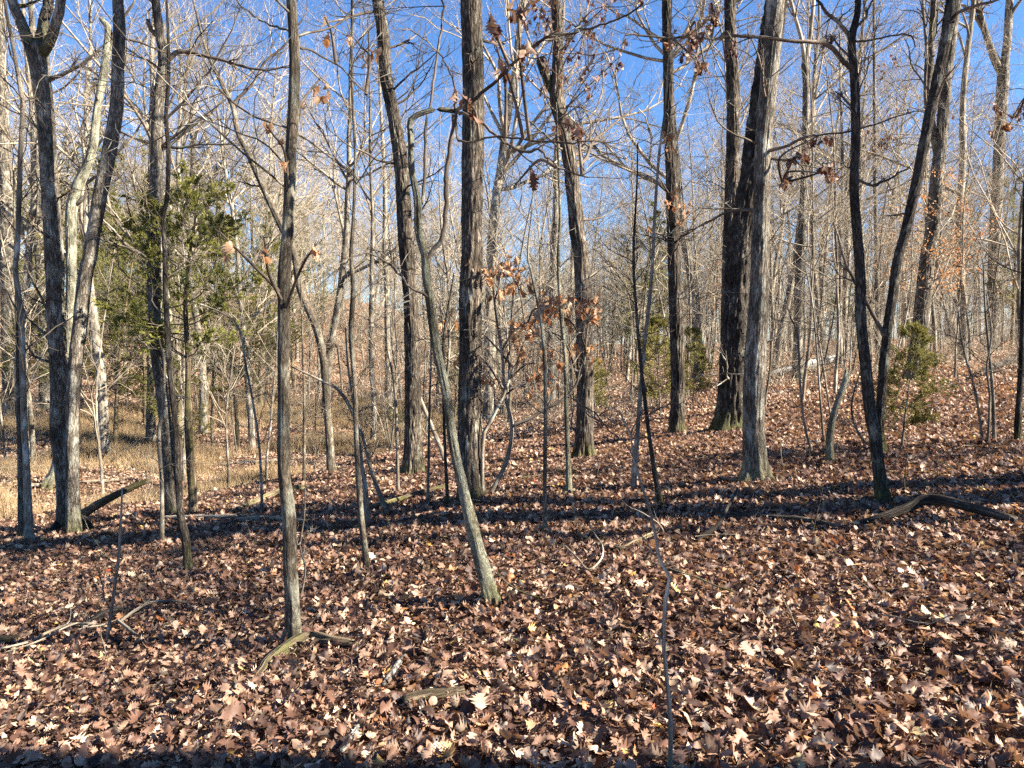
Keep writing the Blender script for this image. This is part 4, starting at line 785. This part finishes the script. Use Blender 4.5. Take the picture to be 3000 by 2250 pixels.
for (px, Yd, pr, s) in [(1330, 34, 1, .8), (1420, 40, 2, 1.2), (1860, 30, 1, .85), (1930, 36, 0, .95), (1790, 42, 1, .9), (2960, 28, 1, .8), (2460, 45, 1, .9)]:
    put_cedar(CED[pr], (px - 1500) / FPX * Yd, Yd, s, rc.uniform(0, 6), 'cedar_tree', 'green cedar half hidden among bare trees ' + where((px - 1500) / FPX * Yd, Yd), 'cedars among the level woods')

# ------------------------------------------------------------------ the woods behind
rb = np.random.default_rng(42)
taken = [tuple(v['b'][:2]) for v in TREES.values()]
def free(x, y, d): return all((x - a) ** 2 + (y - b_) ** 2 > d * d for a, b_ in taken)
def fill(n, y0, y1, sp, fn, half=.72):
    k = 0; tr = 0
    while k < n and tr < n * 60:
        tr += 1; yv = math.sqrt(rb.uniform(y0 ** 2, y1 ** 2)); xv = rb.uniform(-half, half) * yv
        if free(xv, yv, sp) and (rb.random() < .22 or not hollow(xv, yv)): taken.append((xv, yv)); fn(xv, yv); k += 1
def beyond(x, y): return x < -2 and y > np.interp(x, LIPX, LIPY)
def bg(pr, x, y, s, name, look, cat, kind, lean):
    g = beyond(x, y)
    place(pr, x, y, s, rb.uniform(0, 6.28), name, look + ' ' + where(x, y) + (', across the hollow' if g else ''), cat, kind + (' across the hollow' if g else ' in the level woods'), (rb.normal(0, lean), rb.normal(0, lean)))

def big_tree(x, y): bg(FAR[int(rb.choice([0, 1, 2, 5]))], x, y, rb.uniform(.75, 1.1), 'bare_tree', 'tall bare grey tree', 'tree', 'tall bare trees', .04)
def young_tree(x, y): bg(FAR[int(rb.choice([3, 4, 4, 3, 2]))], x, y, rb.uniform(.7, 1.15), 'young_bare_tree', 'thin young bare tree', 'tree', 'young bare trees', .06)
def sapling(x, y): bg(SAP[int(rb.integers(0, 4))], x, y, rb.uniform(.7, 1.25), 'thicket_sapling', 'spindly twiggy sapling', 'sapling', 'spindly saplings', .08)
def hollow(x, y): return beyond(x, y) and y + .1 * max(0, -x) < 44
fill(6, 20, 42, 4.0, big_tree); fill(40, 42, 75, 3.8, big_tree); fill(16, 75, 100, 5, big_tree)
fill(48, 19, 45, 1.2, young_tree); fill(90, 42, 85, 2.0, young_tree)
fill(190, 14.5, 42, .7, sapling); fill(110, 38, 66, .9, sapling)
for f_, n_ in ((young_tree, 26), (sapling, 60), (big_tree, 8)):
    for k in range(n_):
        yv = rb.uniform(36, 70); xv = -rb.uniform(.04, .5) * yv
        if free(xv, yv, 1.0): taken.append((xv, yv)); f_(xv, yv)
for (px, Yd, k_, sc) in [(300, 24, 5, .9), (590, 30, 0, 1.0), (735, 25, 2, 1.0), (950, 33, 5, 1.0), (1090, 27, 2, 1.05), (1480, 34, 2, 1.0), (2270, 24, 2, 1.0), (2820, 22, 2, 1.1), (2480, 29, 0, .95), (60, 26, 0, 1.0)]:
    xw = (px - 1500) / FPX * Yd; taken.append((xw, Yd)); bg(FAR[k_], xw, Yd, sc, 'bare_tree', 'tall bare grey tree', 'tree', 'tall bare trees', .05)
# the wood beyond, too far and too tangled to count
fcol = bpy.data.collections.new('far_wood_sources')
for i_, pr in enumerate(FAR[:5] + SAP[:2]):
    ms = []
    ac = Acc()
    for me in pr:
        vv = np.empty(len(me.vertices) * 3, np.float32); me.vertices.foreach_get('co', vv); ff = np.empty(len(me.loops), np.int32); me.loops.foreach_get('vertex_index', ff)
        aa = np.empty(len(me.vertices) * 3, np.float32); me.attributes['bk'].data.foreach_get('vector', aa); ac.add(vv.reshape(-1, 3), ff.reshape(-1, 4), aa.reshape(-1, 3))
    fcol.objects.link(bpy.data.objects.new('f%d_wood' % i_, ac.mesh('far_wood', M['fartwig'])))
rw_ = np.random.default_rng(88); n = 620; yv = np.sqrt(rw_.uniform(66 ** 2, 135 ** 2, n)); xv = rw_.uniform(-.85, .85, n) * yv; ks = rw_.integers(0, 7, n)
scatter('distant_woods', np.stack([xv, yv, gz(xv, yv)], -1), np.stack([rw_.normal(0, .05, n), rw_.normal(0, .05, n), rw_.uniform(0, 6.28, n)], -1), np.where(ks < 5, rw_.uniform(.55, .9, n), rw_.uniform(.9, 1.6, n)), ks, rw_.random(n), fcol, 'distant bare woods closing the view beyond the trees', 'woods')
# oaks further along the slope, whose trunks and crowns throw the long shadows over the leaves
for (xs, yc, pr, s, rz) in [(9, 6.7, 1, 1.5, 0), (15, 7.4, 1, 1.2, 1), (12, 5.5, 2, 1.2, 2.4), (8, 2.5, 1, 1.1, 2), (32, 7.6, 0, 1.3, 5.2)]:
    place(FAR[pr], xs, yc - math.tan(SUN_AZ) * xs, s, rz, 'slope_oak', 'tall bare oak standing further along the leafy slope', 'tree', 'oaks further along the slope', (.10 if yc < 3 else .03, 0))

# russet beech in the level woods
def leafy_far(px, py, Yd, n, label, seed, s=1.0):
    r = np.random.default_rng(seed); x = (px - 1500) / FPX * Yd; t = place(SAP[3], x, Yd, s, r.uniform(0, 6), 'russet_beech', label, 'tree', None)
    src = SAP[3][1]; v = np.empty(len(src.vertices) * 3, np.float32); src.vertices.foreach_get('co', v); v = v.reshape(-1, 3)
    zc = v[:, 2]; v = v[(zc > np.quantile(zc, .10)) & (zc < np.quantile(zc, .80))]
    c = v[r.integers(0, len(v), n)] + r.normal(0, .05, (n, 3)); c[:, 2] -= .04
    L = r.uniform(.06, .11, n); a = unit(r.normal(size=(n, 3)) + np.array([0, 0, -1.0])) * L[:, None]; sd = unit(np.cross(a, r.normal(size=(n, 3)))) * (L * .34)[:, None]
    nn = unit(np.cross(a, sd)) * (L * .16)[:, None]
    V_ = np.stack([c, c + a * .5 + sd + nn, c + a, c + a * .5 - sd + nn], 1).reshape(-1, 3)
    o = link('withered_leaves', np_mesh('withered_leaves', V_, np.concatenate([np.arange(n * 4).reshape(n, 4)[:, [0, 1, 2]], np.arange(n * 4).reshape(n, 4)[:, [0, 2, 3]]]), M['hang'], None, False), t); o["kind"] = "stuff"
leafy_far(2800, 0, 15.5, 900, 'beech holding a cloud of orange leaves behind the pale sunlit tree', 91, .62)
leafy_far(2700, 0, 20, 800, 'beech holding orange leaves deep in the level woods', 92, .7)
leafy_far(2080, 0, 24, 500, 'small beech with russet leaves behind the tall straight oak', 93, .55)
leafy_far(1480, 0, 19, 450, 'small beech with russet leaves behind the russet oak saplings', 94, .5)

# ------------------------------------------------------------------ brush, dead grass, fallen wood
def shrub_mesh(seed, h, n=16, mat='fartwig', spread=.7):
    r = np.random.default_rng(seed); ac = Acc(); st = np.column_stack([r.normal(0, .12, n), r.normal(0, .12, n), np.full(n, -.05)])
    d = np.column_stack([r.normal(0, spread, n), r.normal(0, spread, n), np.ones(n)]); P1, R1 = grow(st, d, r.uniform(.6, 1.1, n) * h, np.full(n, .006), 9, .15, -.04, r, .4); ac.tube(P1, R1, 4)
    st, d, ln, ra = spawn(P1, R1, 7, r, .2, 1, (.4, 1.1), (.25, .5), .6); P2, R2 = grow(st, d, ln, np.maximum(ra, .0028), 5, .2, 0, r, .5); ac.tube(P2, R2, 3)
    st, d, ln, ra = spawn(P2, R2, 4, r, .2, 1, (.4, 1.1), (.3, .6), .6); P3, R3 = grow(st, d, ln, np.maximum(ra, .0022), 3, .2, 0, r, .6); ac.tube(P3, R3, 3)
    return ac.mesh('bramble', M[mat])
SH = [shrub_mesh(900 + i, [1.4, 1.0, 1.8][i], [16, 20, 14][i]) for i in range(3)]
def shrub(x, y):
    g = beyond(x, y); t = link('bare_shrub', SH[int(rb.integers(0, 3))], None, (x, y, float(gz(x, y)))); s = rb.uniform(.7, 1.3); t.scale = (s, s, s); t.rotation_euler = (0, 0, rb.uniform(0, 6))
    tag(t, 'tangled bare shrub ' + where(x, y) + (', in the hollow' if g else ''), 'shrub', 'bare shrubs in the hollow' if g else 'bare shrubs behind the oaks')
fill(80, 14, 40, .8, shrub)
# dead grass: tufts scattered over the hollow floor
gr = np.random.default_rng(55); gcol = bpy.data.collections.new('grass_sources')
for j in range(4):
    n = 26; st = np.column_stack([gr.normal(0, .10, n), gr.normal(0, .10, n), np.zeros(n)]); h = gr.uniform(.15, .42, n)
    P1, R1 = grow(st, np.column_stack([gr.normal(0, .3, n), gr.normal(0, .3, n), np.ones(n)]), h, np.full(n, .0048), 4, .12, -.06, gr, .3); Vt, Q, A = tubes(P1, R1, 3)
    gcol.objects.link(bpy.data.objects.new('g%d_tuft' % j, np_mesh('grass_tuft', Vt, Q, M['grass'], A)))
yv = np.sqrt(gr.uniform(14 ** 2, 40 ** 2, 26000)); xv = gr.uniform(-.85, .12, 26000) * yv
q = yv - np.interp(xv, LIPX, LIPY); dens = noise3(xv * .3, yv * .3, 4.4) * 1.6 + .08
k = (q > 3.2) & (gr.random(26000) < np.clip(dens * 2.2, 0, 1)); xv, yv = xv[k], yv[k]; n = len(xv)
scatter('dead_grass', np.stack([xv, yv, gz(xv, yv)], -1), np.stack([gr.normal(0, .1, n), gr.normal(0, .1, n), gr.uniform(0, 6.28, n)], -1), gr.uniform(.7, 1.4, n), gr.integers(0, 4, n), gr.random(n), gcol, 'dead brown grass covering the floor of the hollow', 'grass')

def log(name, label, pts, mat, lift=.5, cat='log', sides=14, rough=.12, seed=0, moss=None, raise_=None, group=None, stubs=0, plane=False):
    """fallen wood: (px, py, width) where it touches the ground, optional height above ground per point"""
    r = np.random.default_rng(3000 + seed); P, R = [], []
    for i, (px, py, w) in enumerate(pts):
        g = on_ground(px, py) if not plane or i == 0 else on_plane(px, py, P[0][1] + .05 * i); rad = .5 * w * g[1] / FPX; g[2] += rad * lift + (raise_[i] if raise_ else 0) + .035; P.append(g); R.append(rad)
    P, R = np.array(P), np.array(R); Ltot = np.linalg.norm(np.diff(P, axis=0), axis=1).sum(); K = int(np.clip(Ltot / .04, 14, 120))
    c4 = catmull(np.column_stack([P, R]), K); c4[1:-1, :3] += r.normal(0, .12, (K - 2, 3)) * c4[1:-1, 3:4] * .4
    e0, e1 = c4[0].copy(), c4[-1].copy(); e0[3] *= .02; e1[3] *= .02; c4 = np.vstack([e0, c4, e1]); cp, rr_ = c4[:, :3], np.maximum(c4[:, 3], .0015)
    b = cp[len(cp) // 2].copy(); b[2] = gz(b[0], b[1]); Vt, Q, A = trunk_np(cp, rr_, sides, rough * 1.5, fr=34, fz=2.0, seed=seed); A[:, :2] *= rr_.max() / rr_[0]
    if stubs:
        ac = Acc(); ac.add(Vt, Q, A); st, d, ln, ra = spawn(cp[None], rr_[None], stubs, r, .15, .95, (.5, 1.2), (.15, .4), .5); d[:, 2] = np.abs(d[:, 2]) * .6
        P1, R1 = grow(st, d, ln, np.maximum(ra, .003), 7, .15, 0, r, .3); ac.tube(P1, R1, 5)
        st, d, ln, ra = spawn(P1, R1, 3, r, .2, 1, (.4, 1), (.3, .6), .6); P2, R2 = grow(st, d, ln, np.maximum(ra, .002), 4, .2, 0, r, .4); ac.tube(P2, R2, 3); me = ac.mesh(name, M[mat], b)
    else: me = np_mesh(name, Vt - b, Q, M[mat], A)
    o = link(name, me, None, [float(v) for v in b]); tag(o, label, cat, group); return o
log('rotten_root', 'mossy rotten root curving past the foot of the straight young tree', [(745, 2000, 16), (790, 1958, 34), (836, 1928, 46), (904, 1895, 46), (970, 1897, 30), (1045, 1902, 18)], 'brownwood', .1, 'root', 24, .3, 1, raise_=[-.02, 0, .0, .0, 0, -.01])
log('fallen_branch', 'dark arched fallen limb lying in the open leaves below the small cedar', [(2520, 1552, 16), (2642, 1528, 26), (2723, 1515, 32), (2860, 1532, 28), (2975, 1545, 22)], 'darkwood', .6, 'branch', 18, .2, 2, raise_=[0, .03, .07, .04, 0])
log('fallen_branch', 'straight dark fallen limb half sunk in leaves by the arched limb', [(2145, 1530, 18), (2240, 1532, 20), (2340, 1540, 19), (2430, 1553, 14)], 'darkwood', .5, 'branch', 16, .2, 3, stubs=2)
log('fallen_branch', 'crooked dark stick rising from the leaves beside the straight dark limb', [(2036, 1602, 12), (2080, 1590, 13), (2113, 1572, 11), (2135, 1540, 9), (2160, 1505, 7)], 'darkwood', .7, 'branch', 10, .12, 4, raise_=[0, .03, .08, .12, .16])
log('fallen_branch', 'short dark branch under the crooked dark stick', [(2110, 1590, 12), (2150, 1586, 13), (2190, 1596, 9)], 'darkwood', .5, 'branch', 10, .12, 5)
log('fallen_branch', 'sagging brown branch behind the wiry wand', [(1696, 1582, 12), (1750, 1612, 13), (1814, 1624, 12), (1860, 1606, 13), (1910, 1582, 14)], 'brownwood', .6, 'branch', 12, .15, 6)
log('fallen_branch', 'forked pale stick curling out of the leaves below the sagging branch', [(1655, 1645, 4), (1690, 1672, 5), (1723, 1697, 6), (1760, 1676, 5), (1765, 1640, 5), (1745, 1600, 4), (1724, 1568, 3)], 'deadwood', .8, 'stick', 7, .0, 7, raise_=[.07, .05, .02, .04, .05, .04, .05])
log('fallen_branch', 'white crusted stick in sunlit leaves near the mossy root', [(1122, 2036, 13), (1140, 2010, 17), (1165, 1972, 17), (1187, 1946, 11)], 'paleweather', .6, 'stick', 12, .25, 8)
log('fallen_branch', 'white crusted stick in deep shade at the bottom of the slope', [(1000, 2236, 15), (1022, 2200, 18), (1052, 2150, 13)], 'paleweather', .6, 'stick', 12, .25, 9)
log('fallen_log', 'short brown rotten log sunk in the leaves', [(1182, 2086, 34), (1240, 2068, 38), (1300, 2060, 32), (1362, 2047, 20)], 'brownwood', .25, 'log', 18, .25, 10)
log('fallen_branch', 'long forked pale stick reaching out of the stick pile', [(350, 1852, 9), (400, 1828, 9), (438, 1812, 9), (490, 1802, 8), (548, 1794, 5)], 'deadwood', .8, 'stick', 9, .05, 11, raise_=[.02, .05, .06, .05, .03], stubs=3)
log('fallen_branch', 'pale stick trailing away low from the stick pile', [(0, 1930, 6), (90, 1908, 7), (135, 1888, 8), (200, 1868, 8), (275, 1868, 9)], 'deadwood', .8, 'stick', 8, .05, 12, raise_=[.02, .02, .03, .04, .04], stubs=3)
log('fallen_branch', 'second pale stick crossing the stick pile', [(10, 1942, 4), (110, 1914, 5), (190, 1880, 5), (230, 1866, 4)], 'deadwood', .8, 'stick', 7, .0, 13, raise_=[.02, .03, .05, .05])
log('fallen_branch', 'short grey stick sloping down from the stick pile', [(345, 1856, 9), (372, 1872, 9), (402, 1886, 7)], 'deadwood', .8, 'stick', 8, .05, 14, raise_=[.04, .03, .01])
log('fallen_log', 'dark rotten stump piece under the stick pile', [(262, 1838, 14), (310, 1822, 30), (350, 1812, 30), (378, 1812, 16)], 'darkwood', .3, 'stump', 18, .35, 15)
log('fallen_log', 'stub of brown log beyond the trailing stick', [(-60, 1903, 24), (0, 1898, 24), (56, 1892, 18)], 'brownwood', .5, 'log', 14, .15, 16)
log('fallen_branch', 'thick brown limb propped at a slant against the joined trees', [(225, 1535, 26), (290, 1492, 24), (360, 1455, 21), (435, 1418, 12)], 'brownwood', .6, 'branch', 14, .15, 17, plane=True)
log('fallen_log', 'bleached thin log across the gully below the dappled tree', [(475, 1530, 12), (560, 1528, 13), (650, 1526, 13), (725, 1522, 10)], 'deadwood', .6, 'log', 12, .15, 18)
log('fallen_log', 'bleached log in the gully behind the straight young tree', [(690, 1534, 10), (780, 1530, 12), (900, 1540, 10)], 'deadwood', .6, 'log', 12, .12, 19, stubs=3)
log('fallen_log', 'pale thick log lying on the hollow floor by the bank', [(985, 1294, 18), (1050, 1292, 21), (1122, 1288, 19)], 'deadwood', .7, 'log', 16, .15, 20)
log('fallen_log', 'thin brown log running to the foot of the thick plated oak', [(1090, 1497, 12), (1160, 1480, 14), (1240, 1455, 16), (1320, 1437, 14)], 'brownwood', .6, 'log', 12, .15, 21)
log('fallen_log', 'bleached white log under the thicket past the darkest oak', [(2262, 1112, 17), (2330, 1102, 22), (2390, 1090, 24), (2455, 1082, 24)], 'whitewood', .9, 'log', 18, .25, 22, raise_=[.05, .1, .15, .17])
log('fallen_log', 'long pale pole lying across the hollow floor', [(579, 1372, 8), (700, 1362, 9), (800, 1355, 8), (886, 1347, 7)], 'deadwood', .6, 'log', 10, .08, 23)
log('fallen_log', 'pale log in the dry grass behind the joined trees', [(60, 1430, 11), (120, 1429, 12), (178, 1427, 10)], 'deadwood', .6, 'log', 10, .1, 24)
log('fallen_log', 'thin pale log beyond the propped brown limb', [(240, 1417, 8), (300, 1415, 9), (362, 1412, 7)], 'deadwood', .6, 'log', 10, .1, 25)
log('fallen_log', 'pair forming pale log on the far hollow slope by the short pale trunk', [(271, 1236, 10), (350, 1240, 12), (430, 1240, 10)], 'deadwood', .6, 'log', 10, .1, 26, stubs=3)
log('fallen_branch', 'dark upturned root in the grass by the short pale trunk', [(348, 1292, 10), (380, 1282, 14), (410, 1262, 14), (428, 1250, 9)], 'darkwood', .7, 'branch', 12, .15, 27, raise_=[0, .03, .1, .15], stubs=3)
log('fallen_log', 'dark log on the slope above the small cedar', [(2870, 1120, 14), (2920, 1098, 18), (2985, 1075, 17), (3060, 1050, 15)], 'darkwood', .8, 'log', 12, .15, 28, raise_=[.1, .12, .14, .16])
log('fallen_log', 'dark mossy log edging the gully bank', [(690, 1508, 14), (760, 1480, 22), (830, 1452, 24), (900, 1440, 18)], 'brownwood', .5, 'log', 16, .25, 29)
log('fallen_branch', 'dark root spreading from the joined trees', [(150, 1568, 14), (185, 1552, 26), (240, 1550, 26), (272, 1560, 12)], 'darkwood', .5, 'root', 14, .25, 30, raise_=[0, .05, .05, 0])
# leaves blown up against the tree feet
bx, bl = [], []
rk = np.random.default_rng(99)
for v in TREES.values():
    r_ = float(v['rad'][2])
    if v['Y'] > 16 or r_ < .012: continue
    k = int(26 + 260 * r_); a = rk.uniform(0, 6.28, k); d_ = r_ * rk.uniform(1.0, 2.6, k) + rk.uniform(0, .07, k)
    x_, y_ = v['b'][0] + d_ * np.cos(a), v['b'][1] + d_ * np.sin(a); bx.append(np.stack([x_, y_], -1)); bl.append(.03 + .09 * np.exp(-(d_ - r_) / .05) * rk.random(k))
bx, bl = np.concatenate(bx), np.concatenate(bl); n = len(bx)
scatter('banked_leaves', np.stack([bx[:, 0], bx[:, 1], gz(bx[:, 0], bx[:, 1]) + bl], -1), np.stack([rk.normal(0, .7, n), rk.normal(0, .7, n), rk.uniform(0, 6.28, n)], -1), rk.uniform(.5, 1.0, n), rk.integers(0, NEARN, n), rk.beta(.8, 1.1, n) * .84, leaf_col, 'dry leaves banked up against the feet of the trees', 'leaf litter')
# loose twigs lying or standing in the leaves
rt = np.random.default_rng(66)
for i in range(46):
    Yd = math.sqrt(rt.uniform(3.0 ** 2, 9 ** 2)); x = rt.uniform(-.62, .62) * Yd; L = rt.uniform(.25, .8); up_ = rt.random() < .45
    st = np.array([[0, 0, -.02 if up_ else .05]]); d = np.array([[rt.normal(), rt.normal(), rt.uniform(.8, 2.5) if up_ else .05]])
    P1, R1 = grow(st, d, np.array([L if not up_ else L * .6]), np.array([rt.uniform(.0025, .006)]), 8, .12, 0, rt, .4); ac = Acc(); ac.tube(P1, R1, 5)
    s2, d2, l2, r2 = spawn(P1, R1, 2, rt, .3, .9, (.4, .9), (.25, .5), .6); P2, R2 = grow(s2, d2, l2, np.maximum(r2, .0015), 5, .12, 0, rt, .4); ac.tube(P2, R2, 4)
    o = link('fallen_twig', ac.mesh('fallen_twig', M['deadwood' if rt.random() < .6 else 'young']), None, (x, Yd, float(gz(x, Yd)) + (.0 if up_ else .03)))
    tag(o, 'thin upright twig poking out of the fallen leaves' if up_ else 'thin dry twig lying on the fallen leaves', 'twig', 'twigs poking out of the leaves' if up_ else 'twigs lying on the leaves')
